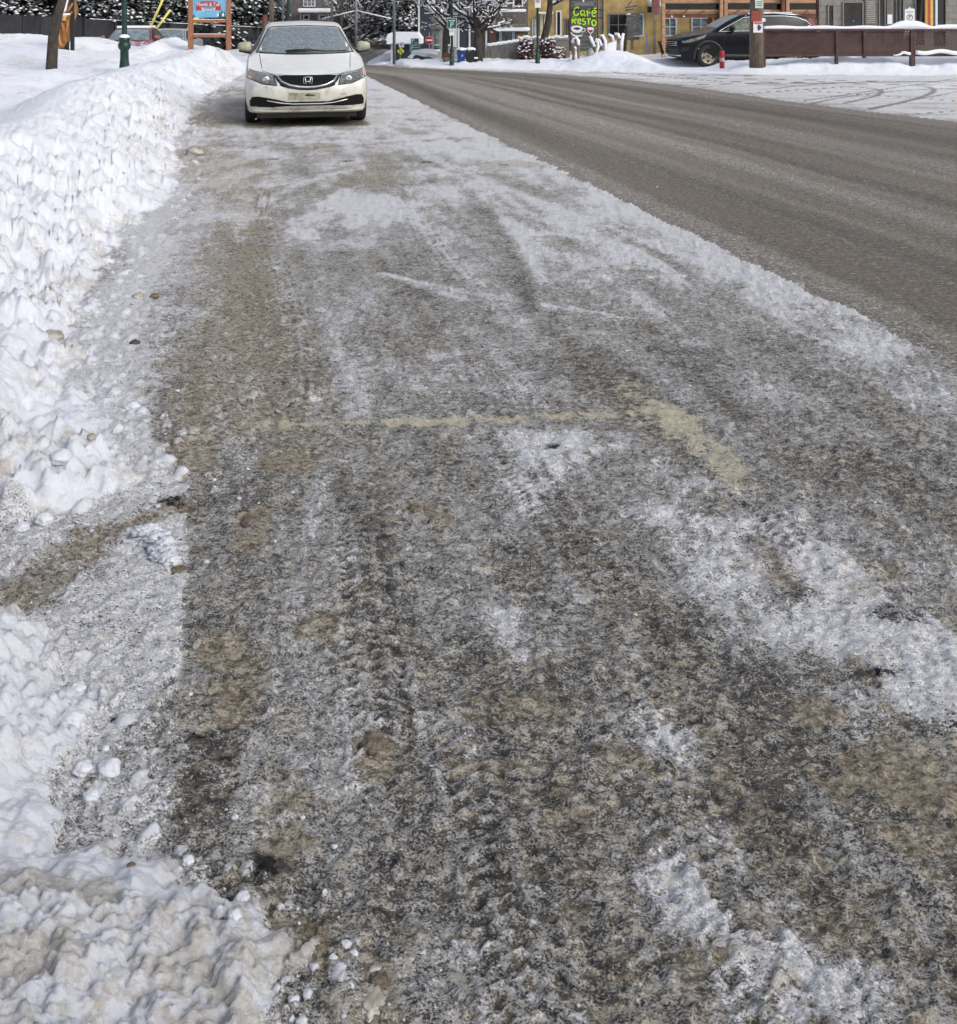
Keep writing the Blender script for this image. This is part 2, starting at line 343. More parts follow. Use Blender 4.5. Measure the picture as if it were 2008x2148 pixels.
    for (ax_, ay_, bx_, by_, cx_, cy_, ww, kk) in [(700, 328, 560, 345, 470, 430, 13, .34), (850, 330, 1010, 380, 1060, 600, 16, .30), (990, 455, 1250, 450, 1330, 560, 13, .30), (740, 532, 900, 570, 1230, 620, 10, .36), (500, 372, 450, 440, 470, 545, 12, .26),
                 (430, 268, 640, 285, 900, 262, 7, .30), (620, 250, 800, 275, 1020, 300, 6, .26), (820, 300, 1100, 420, 1500, 560, 14, .28), (560, 620, 760, 560, 1000, 640, 12, .16), (1100, 640, 1400, 650, 1700, 760, 14, .20), (640, 400, 860, 470, 940, 380, 12, .24)]:
        q_p = None; acc = 0
        for j in range(8):
            t_ = j/7; q_n = (ax_*(1-t_)**2+2*bx_*t_*(1-t_)+cx_*t_*t_, ay_*(1-t_)**2+2*by_*t_*(1-t_)+cy_*t_*t_)
            if q_p: acc = np.maximum(acc, cap(*q_p, *q_n, ww, .5, .5))
            q_p = q_n
        S = S+kk*acc*(.4+1.1*fbm(X*7, Y*4, 331, 3))-.10*acc*(kk < .28)
    # packed walk between the bank and the gutter, ends at the kerb line
    kerb = np.interp(Y, [1.9, 2.12, 2.27, 2.6, 3.1, 3.6, 4.6, 9, 30], [-.33, -.22, -.13, -.155, -.17, -.34, -.50, -.6, -.6])
    ins = kerb-u
    kw = ss(ins+(n3-.5)*.06+(n2-.5)*.35*ss(Y, 3.1, 4.2), -.008-.12*ss(Y, 3.2, 4.5), .022+.25*ss(Y, 3.2, 4.5))*(1-.6*ss(Y, 3.8, 6))*(1-ss(Y, 6, 8))*ss(Y, 1.9, 2.05)
    S = S*(1-kw)+kw*(.80+(n2-.5)*.25); D = D*(1-.75*kw)
    S = S+.34*np.exp(-((u+.60)/.20)**2)*ss(Y, 3.1, 3.7)*(1-ss(Y, 8, 10))
    # brown trodden track across the walk
    tr = cap(-160, 1330, 180, 1050, 62, .5)*(ins > -.02)
    tr2 = cap(180, 1050, 345, 985, 26, .5)
    S = S-.34*np.maximum(tr*kw, tr2)*(.5+n2); D = D+.55*np.maximum(tr*kw, .8*tr2)*(.4+1.2*n2)
    # banks are snow
    D = D*(1-.8*m1)+m1*np.clip((fbm(X*5, Y*5, 151, 5, .6)-.46)*3, 0, 1)*(1-ss(d, .2, .8))*.7*(1-.6*ss(Y, 6, 9))
    D = D*(1-.7*m2)+m2*np.clip((fbm(X*6, Y*6, 153, 5, .6)-.42)*3.2, 0, 1)*(1-ss(Y, 1.95, 2.15))*.36+.55*g2*np.exp(-((d2-.02)/.10)**2)*(Y < 1.95)*n2+.45*m2*ss(Y, 2.32, 2.42)
    D = np.where(ss(Y, 5, 40)*m1 > 2, D, D)
    S = np.maximum(S, m1*1.25); S = np.maximum(S, m2*1.2)
    S = np.where(d > .6, np.maximum(S, 1.3*gap), S)
    # fallen rim in front of the foot of the second bank: crumbled, off-white
    S = S+.35*ss(d2, -.14, 0)*g2*(1-m2)
    # dirt features on the strip
    D = D+.50*fbm((u+wob_)*4, Y*1.6, 161, 5, .6)*(1-.35*far)+.14+.12*ss(Y, 4, 8)*fbm(u*3, Y, 163, 3)+.30*ss(Y, 7, 11)*np.clip((fbm(X*1.5, Y*1.1, 165, 4, .6)-.45)*4, 0, 1)+.35*ss(Y, 6, 9)*np.exp(-((u+.55)/.35)**2)*n2
    for a in [(430, 745, 45, 95, .75), (400, 850, 60, 70, .6), (430, 620, 50, 120, .4), (550, 893, 60, 22, .75), (490, 1005, 34, 22, .95), (487, 1050, 34, 22, .7),
              (612, 1220, 55, 26, .95), (435, 1275, 46, 38, .75), (440, 1390, 46, 30, .5), (470, 1330, 70, 70, .35), (725, 1455, 52, 20, .95), (720, 1490, 40, 30, .5),
              (800, 985, 30, 18, .8), (850, 1010, 30, 20, .8), (600, 1840, 60, 50, .7), (735, 1925, 46, 66, 1.0), (700, 1990, 40, 30, .7), (810, 1830, 50, 40, .6),
              (1590, 1380, 60, 30, .6), (1750, 1500, 140, 55, .75), (1830, 1560, 80, 40, .6), (1500, 1100, 60, 30, .35), (1700, 1120, 80, 40, .35), (1000, 1380, 120, 40, .35),
              (900, 1500, 60, 30, .4), (560, 1560, 70, 60, .45), (580, 1640, 60, 30, .5), (1210, 1480, 60, 30, .35), (1550, 1800, 120, 30, .3), (1800, 1630, 90, 50, .45),
              (1020, 320, 60, 7, .9), (625, 283, 30, 5, 1.0), (420, 330, 60, 30, .5), (380, 300, 30, 12, .9), (440, 210, 60, 30, .7), (470, 240, 60, 20, .4), (750, 340, 120, 25, .2),
              (1000, 1290, 60, 30, .2), (1400, 1860, 60, 30, .5), (1520, 1900, 40, 30, .4), (120, 1800, 110, 40, .5), (60, 1960, 100, 40, .5), (1100, 1580, 90, 40, .2)]:
        D = D+blob(*a[:4])*a[4]
    foot = np.exp(-((u-.08)/.10)**2)*(.5+.5*np.sin(Y*9+4*n1))*ss(Y, 4, 4.6)*(1-ss(Y, 9, 11))
    D = D+.55*foot; S = S-.2*foot
    D = D+.35*np.exp(-((u+.05)/.35)**2)*ss(Y, 3.0, 3.8)*(1-ss(Y, 9, 13))
    for a in [(385, 1440, 28, 14, .9), (440, 1480, 30, 16, .8), (365, 1560, 50, 70, .6), (520, 1690, 46, 26, 1.0), (620, 1840, 66, 70, .5), (440, 940, 40, 60, .35),
              (1740, 1195, 60, 16, .9), (1640, 1160, 80, 20, .45), (1100, 1060, 160, 100, .2), (740, 1130, 90, 130, .15), (930, 1720, 200, 230, .2), (1620, 955, 240, 40, .25),
              (1080, 780, 240, 50, .18), (1500, 1380, 200, 90, .12), (1080, 868, 22, 10, 1.2), (335, 975, 40, 10, .8), (1800, 1390, 90, 26, .6), (1690, 1310, 60, 12, .8),
              (1160, 1780, 160, 60, .2), (1300, 1900, 90, 60, .2), (1100, 720, 160, 40, .25), (640, 900, 120, 30, .1), (1550, 1150, 60, 30, .25), (220, 1400, 14, 7, 1.3),
              (770, 1390, 60, 100, .1), (1650, 1520, 180, 60, .2)]:
        Kd = Kd+blob(*a[:4])*a[4]*(.4 if a[4] < .7 else .7)
    Kd = Kd-.10*ss(Y, 4, 8)-.05*ss(Y, 10, 14)
    seam = cap(470, 308, 1120, 322, 1.6, .15, .5)
    Kd = Kd+.55*seam; S = S-.4*seam
    # faint tyre arcs in the strip
    for (x1, y1, x2, y2, ww, k) in [(560, 290, 1000, 262, 10, .25), (520, 440, 470, 520, 18, .2), (880, 330, 1060, 600, 22, .2), (700, 330, 560, 420, 16, .16), (1150, 480, 1700, 900, 34, .16), (1240, 1180, 1858, 1700, 60, .12), (700, 1000, 760, 1500, 46, .14), (900, 1150, 1250, 2000, 70, .10)]:
        S = S-cap(x1, y1, x2, y2, ww)*k
    # yellow bay marking
    Yl = Yl+cap(480, 828, 900, 822, 14, .8, .9)*.80+cap(760, 824, 1215, 802, 14, .8, .9)*.95+cap(1225, 752, 1300, 810, 44, 1.0, .9)*.55+cap(1290, 800, 1440, 932, 36, 1.0, .9)*.75
    S = S-.1*Yl
    S = np.minimum(S, np.where((m1 > .3) | (m2 > .3) | (d > .6), 9, .88))
    S = np.where(fl > .0025, np.maximum(S, .75+.5*ss(fl, .003, .012)), S)
    # ---- carriageway
    t = np.clip((X-EL)/np.maximum(ER-EL, .5), 0, 1)
    warp = t*7.3+.12*(fbm(Y*.35, t*3, 171, 2)-.5)
    stk = .5*fbm(warp*3.2, Y*.05, 173, 4)+.5*fbm(warp*.9+5, Y*.04, 175, 3)
    lines = sum(np.exp(-((warp-a_)/b_)**2)*c_ for a_, b_, c_ in [(2.05, .10, .06), (3.45, .14, .4), (4.35, .06, .5), (6.75, .08, .6), (5.7, .05, .5)])+np.exp(-((warp-5.25)/.16)**2)*.22+np.exp(-((warp-3.95)/.09)**2)*.30+np.exp(-((warp-6.3)/.12)**2)*.5+np.exp(-((warp-1.3)/.35)**2)*.20+np.exp(-((warp-4.55)/.07)**2)*.2+np.exp(-((warp-2.35)/.18)**2)*.16
    wheel = np.exp(-((warp-.55)/.4)**2)+np.exp(-((warp-4.9)/.22)**2)+np.exp(-((warp-3.0)/.5)**2)+np.exp(-((warp-6.0)/.16)**2)
    Sr = .06+1.8*(stk-.5)+lines*.30+.22*(fbm(warp*1.1+9, Y*.03, 183, 2)-.5)*(.4+fbm(warp*2, Y*.25, 177, 3))-.28*wheel+.12*ss(Y, 10, 22)
    Sr = Sr+.45*(fbm(warp*12, Y*.10, 179, 3)-.5)
    Sr = Sr*(.7+.6*fbm(warp*1.5, Y*.35, 185, 3)); Sr = .44*np.tanh(1.5*Sr/.44)
    S = np.where(lane > 0, Sr, S)
    D = np.where(lane > 0, .38+.9*(fbm(warp*2.2, Y*.06, 181, 3)-.4)+.3*wheel, D)
    Kd = np.where(lane > 0, .44+.16*wheel-.9*(fbm(warp*5, Y*.07, 187, 4)-.5)-.5*(fbm(warp*1.6, Y*.03, 189, 3)-.5), Kd)
    Yl = np.where(lane > 0, 0, Yl)
    Rr = lane.copy()
    # ---- far verge: packed snow with curved tyre tracks
    Sv = .86+.25*(n1-.5)+.3*(fbm(X*.6, Y*3.5, 195, 4)-.5)
    for (x1, y1, x2, y2, ww) in [(1460, 163, 1858, 157, 6), (1300, 150, 1858, 160, 3), (1560, 196, 1858, 152, 2.2), (1400, 185, 1640, 168, 2.2), (1560, 175, 1858, 196, 2.2),
                                 (1690, 210, 1858, 178, 2.2), (1200, 142, 1460, 148, 2.5), (1310, 165, 1600, 158, 3), (1120, 135, 1400, 158, 3), (1850, 215, 1640, 232, 2), (1420, 158, 1858, 166, 3.5)]:
        Sv = Sv-.8*cap(x1, y1, x2, y2, ww, .3, .5)
    for (ax_, ay_, bx_, by_, cx_, cy_, ww) in [(1640, 168, 1712, 178, 1640, 200, 4), (1745, 165, 1812, 178, 1690, 212, 4.5), (1500, 172, 1680, 158, 1858, 162, 4), (1560, 205, 1700, 180, 1858, 172, 3)]:
        q_p = None
        for j in range(9):
            t_ = j/8; q_n = (ax_*(1-t_)**2+2*(2*bx_-.5*ax_-.5*cx_)*t_*(1-t_)+cx_*t_*t_, ay_*(1-t_)**2+2*(2*by_-.5*ay_-.5*cy_)*t_*(1-t_)+cy_*t_*t_)
            if q_p: Sv = np.minimum(Sv, 1.1-.72*cap(*q_p, *q_n, ww*1.5, .4, .8))
            q_p = q_n
    Sv = Sv-.35*np.exp(-(r/.5)**2)*(n2)-.25*fbm(X*.7, Y*5, 191, 4)*(1-ss(r, 2, 6))
    verge = (r >= 0)
    S = np.where(verge, np.maximum(Sv, m3*1.25*(1-.0*drive)), S)
    S = np.where(verge & (Y > 30), np.maximum(S, .95), S)
    D = np.where(verge, .30*(n2)+.25*(1-m3)+.75*m3*(1-ss(bt, -1.0, -.3))*fbm(X*3, Y*3, 193, 3)*(X < 4.5), D)
    Kd = np.where(verge, .5, Kd); Yl = np.where(verge, 0, Yl)
    Rr = np.where(verge, .6, Rr)
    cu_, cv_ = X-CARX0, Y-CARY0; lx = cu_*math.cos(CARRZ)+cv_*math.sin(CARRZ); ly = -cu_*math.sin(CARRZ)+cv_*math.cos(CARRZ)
    under = (1-ss(np.abs(lx), .72, .95))*ss(ly, -.05, .3)*(1-ss(ly, 4.2, 4.6)); S = S-1.2*under; Kd = Kd+.45*under  # snow-free ground below the sedan, with the car's shade painted in as darkening
    # region index: 0 parking strip, 1 carriageway, 2 left banks, 3 far verge
    reg = np.zeros(X.shape, int); reg[(lane > 0)] = 1; reg[(d > 0) & (Y > 2.95)] = 2; reg[(d2 > 0) & (Y < 2.5)] = 2; reg[verge] = 3
    reg[(X < -1.6) & (Y <= 3.2)] = 2
    # fine relief in the loose slush
    H = H+(np.clip(D, 0, 1)*.022*(lumps(X, Y, .035, 201, .2, .55, .7)/.02)*.35*(reg == 0)+(n4-.5)*.006*(reg == 0)+(n3-.5)*.010*(reg == 0)*(.4+n1))
    cov = ss(S+(n3-.5)*.7, .5, .75)*(reg == 0)
    near_ = (reg == 0)*(1-ss(Y, 4, 9)*.6); rd = (1-np.abs(2*fbm(X*17, Y*24, 311, 3)-1))**6
    H = H+TH*(reg == 0)+cov*.004+near_*(rd*.012*(.3+n1)+(n3-.5)*.012+(n4-.5)*.007)
    return H, S, D, Kd, Yl, Rr, reg

def ground_height(x, y):
    return float(fields(np.array([[float(x)]]), np.array([[float(y)]]))[0][0, 0])

ys = []; y = 1.0
while y < 45: ys.append(y); y += min(1.75*y*y/1477.0, .05+.0065*y)
while y < 320: ys.append(y); y += max(.9, y*.03)
s0 = np.arange(-.56, .56, .0016); left = -.56-np.cumsum(np.linspace(.002, .03, 60))[::-1]; right = .56+np.cumsum(np.linspace(.002, .03, 60))
sv = np.concatenate([left, s0, right]); yv = np.array(ys)
GX = sv[None, :]*(yv[:, None]+1.6); GY = np.repeat(yv[:, None], len(sv), 1)
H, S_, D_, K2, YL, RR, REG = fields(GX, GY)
CARRZ0 = 0
M_ground = NT('street_snow_and_asphalt')
def ground_mat(t):
    v = t.co(); a = t.sep(t.attr('ga')); b = t.sep(t.attr('gb'))
    S, D, Kk = a[0], a[1], a[2]; Yl, R = b[0], b[1]
    v0 = v; v = t.mul(v, (.72, 1.2, 1.0))
    f1 = t.noise(15, 12, .80, v); f2 = t.noise(60, 8, .80, v, off=(4, 1, 0)); f3 = t.noise(240, 4, .7, v, off=(1, 9, 0)); f4 = t.noise(5, 10, .72, v, off=(8, 3, 0))
    rdg = t.noise(38, 4, .65, v, dist=1.2, off=(2, 2, 0)); f5 = t.noise(26, 9, .82, v, off=(12, 5, 0))
    cen = lambda n, k: t.m_('MULTIPLY', t.m_('SUBTRACT', n, .5), k)
    worm = t.step(t.m_('ABSOLUTE', t.m_('SUBTRACT', rdg, .5)), .05, .0)                  # thin pale crests of frozen slush
    a_ = t.m_('ADD', cen(f1, .9), t.m_('ADD', cen(f2, 2.0), cen(f3, 2.1)))
    k = t.m_('ADD', a_, t.m_('ADD', t.m_('MULTIPLY', t.m_('SUBTRACT', S, .28), .55), t.m_('MULTIPLY', worm, .10)))
    k = t.m_('SUBTRACT', k, t.m_('MULTIPLY', t.m_('SUBTRACT', Kk, .5), .50))
    soft = t.m_('ADD', .095, t.m_('MULTIPLY', R, .16))
    grit = t.step(k, t.m_('MULTIPLY', soft, -1.2), t.m_('MULTIPLY', soft, 1.0))
    dark = t.mix(t.step(f5, .38, .62), (.028, .028, .029), (.155, .145, .130))
    lite = t.mix(t.step(f5, .40, .60), (.37, .366, .355), (.76, .775, .795))
    rl = t.mix(t.step(f2, .38, .62), (.150, .138, .122), (.26, .243, .22))
    lite = t.mix(R, lite, rl)
    dark = t.mix(R, dark, t.mix(t.step(f2, .4, .6), (.045, .040, .036), (.095, .086, .075)))
    c = t.mix(grit, dark, lite)
    # sand-brown slush, everywhere a little
    dm = t.step(t.m_('ADD', D, t.m_('ADD', cen(f5, 3.2), cen(f3, 1.2))), .28, .80)
    br = t.mix(t.step(t.m_('ADD', f2, t.m_('MULTIPLY', worm, .08)), .40, .62), (.115, .090, .058), (.62, .55, .42))
    c = t.mix(t.m_('MULTIPLY', dm, t.m_('SUBTRACT', .80, t.m_('MULTIPLY', R, .50))), c, br)
    # yellow paint showing through
    ym = t.step(t.m_('ADD', Yl, t.m_('ADD', cen(f5, 4.0), t.m_('ADD', cen(f1, 2.5), cen(f3, 1.2)))), .30, .85)
    c = t.mix(t.m_('MULTIPLY', ym, .82), c, t.mix(t.step(f3, .35, .65), (.66, .60, .44), (.94, .89, .70)))
    # snow
    e = t.m_('ADD', cen(f1, 1.4), t.m_('ADD', cen(f2, 2.2), cen(f3, 1.5)))
    sm = t.step(t.m_('ADD', S, e), .53, .70)
    full = t.step(S, .85, 1.05)
    sm = t.m_('MAXIMUM', sm, full)
    sc_ = t.mix(f2, (.74, .78, .86), (.84, .875, .94))
    sc_ = t.mix(full, t.mix(t.step(f3, .38, .62), (.54, .56, .60), (.88, .89, .92)), sc_)
    dirtm = t.step(t.m_('ADD', D, t.m_('ADD', cen(f4, 2.2), t.m_('ADD', cen(f5, 2.6), cen(f2, 1.2)))), .50, 1.0)
    sc_ = t.mix(t.m_('MULTIPLY', dirtm, .62), sc_, t.mix(t.step(f2, .4, .6), (.30, .25, .18), (.62, .58, .50)))
    c = t.mix(t.m_('MULTIPLY', sm, t.m_('SUBTRACT', 1.0, t.m_('MULTIPLY', ym, .7))), c, sc_)
    wet_shade = t.step(t.m_('ADD', Kk, t.m_('ADD', cen(f1, 2.2), cen(f2, 2.4))), .98, 1.12)  # black wet holes, and the painted shade beneath the sedan
    c = t.mix(t.m_('MULTIPLY', wet_shade, t.m_('SUBTRACT', 1.0, full)), c, (.014, .014, .015))
    hgt = t.m_('ADD', t.m_('MULTIPLY', sm, .22), t.m_('ADD', t.m_('MULTIPLY', grit, .40), t.m_('ADD', t.m_('MULTIPLY', f2, 1.0), t.m_('MULTIPLY', worm, t.m_('MULTIPLY', t.m_('SUBTRACT', 1.0, full), .25)))))
    hgt = t.m_('MULTIPLY', hgt, t.m_('SUBTRACT', 1.0, t.m_('MULTIPLY', R, .6)))
    hgt = t.m_('ADD', hgt, t.m_('MULTIPLY', full, t.m_('ADD', cen(f1, .9), cen(f5, .6))))
    t.bump(hgt, .9, .012)
    rough = t.mix(sm, (.5, .5, .5), (.75, .75, .75))
    t.b.inputs['Specular IOR Level'].default_value = .3
    t.put(t.b.inputs['Base Color'], c); t.put(t.b.inputs['Roughness'], rough)
ground_mat(M_ground)
def sheet(name, ids, label):
    nr, nc = GX.shape
    fr = REG[:-1, :-1]
    ii, jj = np.nonzero(np.isin(fr, ids))
    q = np.stack([ii*nc+jj, ii*nc+jj+1, (ii+1)*nc+jj+1, (ii+1)*nc+jj], 1)
    used = np.unique(q); remap = -np.ones(nr*nc, int); remap[used] = np.arange(len(used)); q = remap[q]
    me = bpy.data.meshes.new(name); n = len(used)
    me.vertices.add(n); co = np.stack([GX.ravel()[used], GY.ravel()[used], H.ravel()[used]], 1).astype(np.float32)
    me.vertices.foreach_set('co', co.ravel())
    me.loops.add(q.size); me.loops.foreach_set('vertex_index', q.ravel().astype(np.int32))
    me.polygons.add(len(q)); me.polygons.foreach_set('loop_start', (np.arange(len(q))*4).astype(np.int32)); me.polygons.foreach_set('loop_total', np.full(len(q), 4, np.int32))
    me.polygons.foreach_set('use_smooth', np.ones(len(q), bool))
    me.update(calc_edges=True)
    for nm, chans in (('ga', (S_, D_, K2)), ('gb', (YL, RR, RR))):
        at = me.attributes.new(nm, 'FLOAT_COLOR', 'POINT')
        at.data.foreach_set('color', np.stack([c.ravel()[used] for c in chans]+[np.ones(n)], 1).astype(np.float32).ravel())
    me.materials.append(M_ground.m); o = bpy.data.objects.new(name, me); COL.objects.link(o); tag(o, label=label, kind='structure'); return o
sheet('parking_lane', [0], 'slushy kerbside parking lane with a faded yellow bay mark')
sheet('road', [1], 'salt-streaked asphalt carriageway curving left')
sheet('snow_bank', [2], 'ploughed white snow bank along the left kerb')
sheet('snow_ground', [3], 'packed snow with tyre tracks beyond the carriageway')
# wide base sheet to the horizon
g = MB(); g.add([(-1500, -300, -.45), (1500, -300, -.45), (1500, 1500, -.45), (-1500, 1500, -.45)], [(0, 1, 2, 3)])
M_snow = mat('snow', (.78, .81, .86), .75, var=.05, scale=5, bump=.35, bd=.03)
tag(g.build('ground', M_snow), 'snow-covered ground', kind='structure')
# ================================================================ VEHICLES
def crom(a, t):                                     # Catmull-Rom through rows of a
    n = len(a); i = np.clip(np.floor(t).astype(int), 0, n-2); f = (t-i)
    f = f.reshape(f.shape+(1,)*(a.ndim-1))
    p0 = a[np.clip(i-1, 0, n-1)]; p1 = a[i]; p2 = a[i+1]; p3 = a[np.clip(i+2, 0, n-1)]
    m1 = (p2-p0)*.5*.9; m2 = (p3-p1)*.5*.9
    return (2*f**3-3*f**2+1)*p1+(f**3-2*f**2+f)*m1+(-2*f**3+3*f**2)*p2+(f**3-f**2)*m2
def car_body(tab):
    rows = []
    for (y, w, zb, zs, wt, zt) in tab:
        ws = w*.955; ze = zt-.045
        rows.append([(0, y, zb), (w*.84, y, zb), (w*.96, y, zb+.07), (w, y, zb+(zs-zb)*.5), (w*.99, y, zs-.07), (ws, y, zs),
                     (ws+(wt-ws)*.10, y, zs+(ze-zs)*.14), (ws+(wt-ws)*.52, y, zs+(ze-zs)*.56), (wt, y, ze), (wt*.62, y, zt-.014), (0, y, zt)])
    a = np.array(rows, float)
    a = crom(a, np.linspace(0, len(tab)-1, (len(tab)-1)*5+1))
    a = np.swapaxes(crom(np.swapaxes(a, 0, 1), np.linspace(0, 10, 51)), 0, 1)
    a[:, 0, 0] = 0; a[:, -1, 0] = 0; a[:, 0, 2] = a[:, 1, 2]; a[:, -1, 2] = a[:, -2, 2]
    S, N = a.shape[:2]; full = np.concatenate([a, (a*np.array([-1, 1, 1]))[:, ::-1][:, 1:-1]], 1); M = full.shape[1]
    vs = [tuple(v) for v in full.reshape(-1, 3)]; fs = []
    for i in range(S-1):
        for k in range(M): k2 = (k+1) % M; fs.append((i*M+k, i*M+k2, (i+1)*M+k2, (i+1)*M+k))
    for base, y in ((0, a[0, 0, 1]), ((S-1)*M, a[-1, 0, 1])):
        c = full[base//M].mean(0); vs.append(tuple(c)); ci = len(vs)-1
        for k in range(M): fs.append((base+k, base+(k+1) % M, ci))
    return vs, fs
def patch(name, poly, bvh, ax, m, parent, off=.004, step=.035, thick=0.0, mirror=False):
    out = None
    for sgn in ((1, -1) if mirror else (1,)):
        pl = [Vector((p[0]*sgn if ax in 'ft' else p[0], p[1])) for p in poly]
        b = []
        for i, p in enumerate(pl):
            q = pl[(i+1) % len(pl)]; n = max(1, int((q-p).length/step)); b += [p.lerp(q, j/n) for j in range(n)]
        x0 = min(p.x for p in b); x1 = max(p.x for p in b); y0 = min(p.y for p in b); y1 = max(p.y for p in b)
        nb = len(b); ins = [Vector((x, y)) for x in np.arange(x0+step*.6, x1, step) for y in np.arange(y0+step*.6, y1, step)]
        vs, es, fs, *_ = delaunay_2d_cdt(b+ins, [], [list(range(nb))], 1, 1e-5)
        mb = MB(); P3 = []; side = -1 if ax == 'S' else 1
        for v in vs:
            if ax == 'f': o, dr = Vector((v.x, -3, v.y)), Vector((0, 1, 0))
            elif ax == 'b': o, dr = Vector((v.x, 9, v.y)), Vector((0, -1, 0))
            elif ax in 'sS': o, dr = Vector((3*side, v.x, v.y)), Vector((-side, 0, 0))
            else: o, dr = Vector((v.x, v.y, 5)), Vector((0, 0, -1))
            h = bvh.ray_cast(o, dr)[0]
            if h is None: h = bvh.find_nearest(o+dr*2.2)[0]
            P3.append(h-dr*off)
        us = sorted({i for f in fs for i in f}); rm = {a: i for i, a in enumerate(us)}
        mb.add([P3[i] for i in us], [tuple(rm[i] for i in f) for f in fs], True); o = mb.build(name, m, parent)
        if thick:
            pass
        out = out or o
    return out
def arc(cx, cz, r, a0, a1, n=18): return [(cx+r*math.cos(math.radians(a0+(a1-a0)*i/n)), cz+r*math.sin(math.radians(a0+(a1-a0)*i/n))) for i in range(n+1)]
M_tyre = mat('tyre_rubber', (.016, .016, .017), .8, bump=.3, bd=.004)
M_black = mat('black_plastic', (.012, .012, .013), .5)
M_chrome = mat('chrome_trim', (.62, .63, .65), .22, .9, var=.05)
M_lamp = mat('headlight_glass', (.13, .135, .13), .12, .1, var=.5, scale=14, coat=1.0)
M_amber = mat('amber_lens', (.42, .17, .08), .2, coat=.8)
M_redl = mat('red_lens', (.22, .012, .012), .2, coat=.8)
M_rim = mat('dirty_wheel_rim', (.30, .275, .21), .45, .5, var=.35, scale=20)
M_mudhub = mat('muddy_hub', (.12, .10, .07), .7)
M_glassd = mat('dark_car_glass', (.010, .012, .015), .22, 0, spec=.25)
M_frost = mat('frosted_windscreen', (.175, .21, .235), .35, 0, var=.42, scale=26, bump=.25, bd=.003, coat=.4)
M_snowcap = mat('settled_snow', (.80, .82, .87), .75, var=.04, bump=.3, bd=.02)
def wheel(parent, x, y, r, side, wdt=.2, rimm=None, spokes=5, steer=0):
    w_ = MB(); w_.lathe([(r*.66, -.0), (r*.70, .004), (r*.93, .006), (r*.985, -.02), (r, -.05), (r, -wdt+.04), (r*.95, -wdt), (r*.5, -wdt)], (0, 0, 0), 40, 'x')
    t = w_.build('wheel', M_tyre, parent); t.location = (side*x, y, r); t.rotation_euler = (0, 0, (0 if side > 0 else math.pi)+steer)
    q = MB(); q.lathe([(r*.67, -.002), (r*.62, -.020), (r*.58, -.030), (r*.3, -.016), (.001, -.012)], (0, 0, 0), 32, 'x')
    rim_ = q.build('rim', rimm or M_rim, t)
    MB().lathe([(r*.15, -.012), (r*.13, .004), (.001, .006)], (0, 0, 0), 16, 'x').build('hub_cap', M_mudhub, rim_)
    for k in range(spokes):
        a = 2*math.pi*(k+.5)/spokes+.3
        MB().lathe([(r*.105, -.03), (r*.10, -.008), (.001, -.008)], (0, math.cos(a)*r*.43, math.sin(a)*r*.43), 10, 'x').build('rim_opening', M_black, rim_)
    return t
SED = [(0, .46, .31, .50, .38, .575), (.05, .63, .25, .565, .48, .635), (.13, .76, .20, .61, .55, .685), (.28, .84, .18, .66, .60, .735), (.55, .872, .17, .74, .62, .80),
       (.85, .877, .17, .82, .64, .875), (1.12, .877, .17, .89, .67, .955), (1.3, .877, .17, .92, .655, 1.045), (1.6, .877, .17, .935, .61, 1.205), (1.95, .877, .17, .945, .575, 1.365),
       (2.4, .877, .17, .955, .57, 1.435), (3.0, .877, .17, .965, .56, 1.415), (3.4, .875, .18, .97, .56, 1.32), (3.8, .87, .2, .975, .58, 1.17), (4.1, .86, .22, .975, .66, 1.06),
       (4.4, .85, .25, .96, .68, 1.03), (4.52, .80, .30, .86, .6, .93), (4.56, .6, .4, .7, .5, .76)]
SUV = [(0, .50, .42, .68, .42, .78), (.06, .70, .34, .77, .55, .87), (.16, .82, .28, .85, .62, .94), (.35, .89, .25, .92, .66, 1.0), (.7, .91, .24, .99, .68, 1.06),
       (1.05, .91, .24, 1.03, .70, 1.12), (1.25, .91, .24, 1.05, .69, 1.22), (1.6, .91, .24, 1.07, .67, 1.42), (2.0, .91, .24, 1.085, .64, 1.585), (2.5, .91, .24, 1.10, .62, 1.645),
       (3.2, .91, .24, 1.11, .62, 1.655), (3.8, .91, .24, 1.13, .61, 1.61), (4.15, .90, .26, 1.14, .61, 1.50), (4.35, .89, .3, 1.12, .64, 1.27), (4.48, .86, .36, 1.02, .66, 1.12), (4.53, .75, .45, .85, .6, .9)]
def car_root(name, loc, rz, label, cat, tab, paint, group=None):
    r = empty(name, loc, rz, label=label, cat=cat, group=group)
    vs, fs = car_body(tab); mb = MB(); mb.add(vs, fs, True); mb.build('body', paint, r)
    return r, BVHTree.FromPolygons([Vector(v) for v in vs], fs)
def bone(name, pts, rad, bvh, ax, m, parent, n=6, off=0.0):     # a tube laid on the body
    out = []
    for a, b in zip(pts, pts[1:]):
        for j in range(5): out.append((a[0]+(b[0]-a[0])*j/5, a[1]+(b[1]-a[1])*j/5))
    out.append(pts[-1]); Q = []
    for v in out:
        o, dr = (Vector((v[0], -3, v[1])), Vector((0, 1, 0))) if ax == 'f' else ((Vector((3, v[0], v[1])), Vector((-1, 0, 0))) if ax == 's' else ((Vector((-3, v[0], v[1])), Vector((1, 0, 0))) if ax == 'S' else (Vector((v[0], v[1], 5)), Vector((0, 0, -1)))))
        h = bvh.ray_cast(o, dr)[0]
        if h is None: h = bvh.find_nearest(o+dr*2.2)[0]
        Q.append(h-dr*off)
    return MB().tube(Q, rad, n).build(name, m, parent)
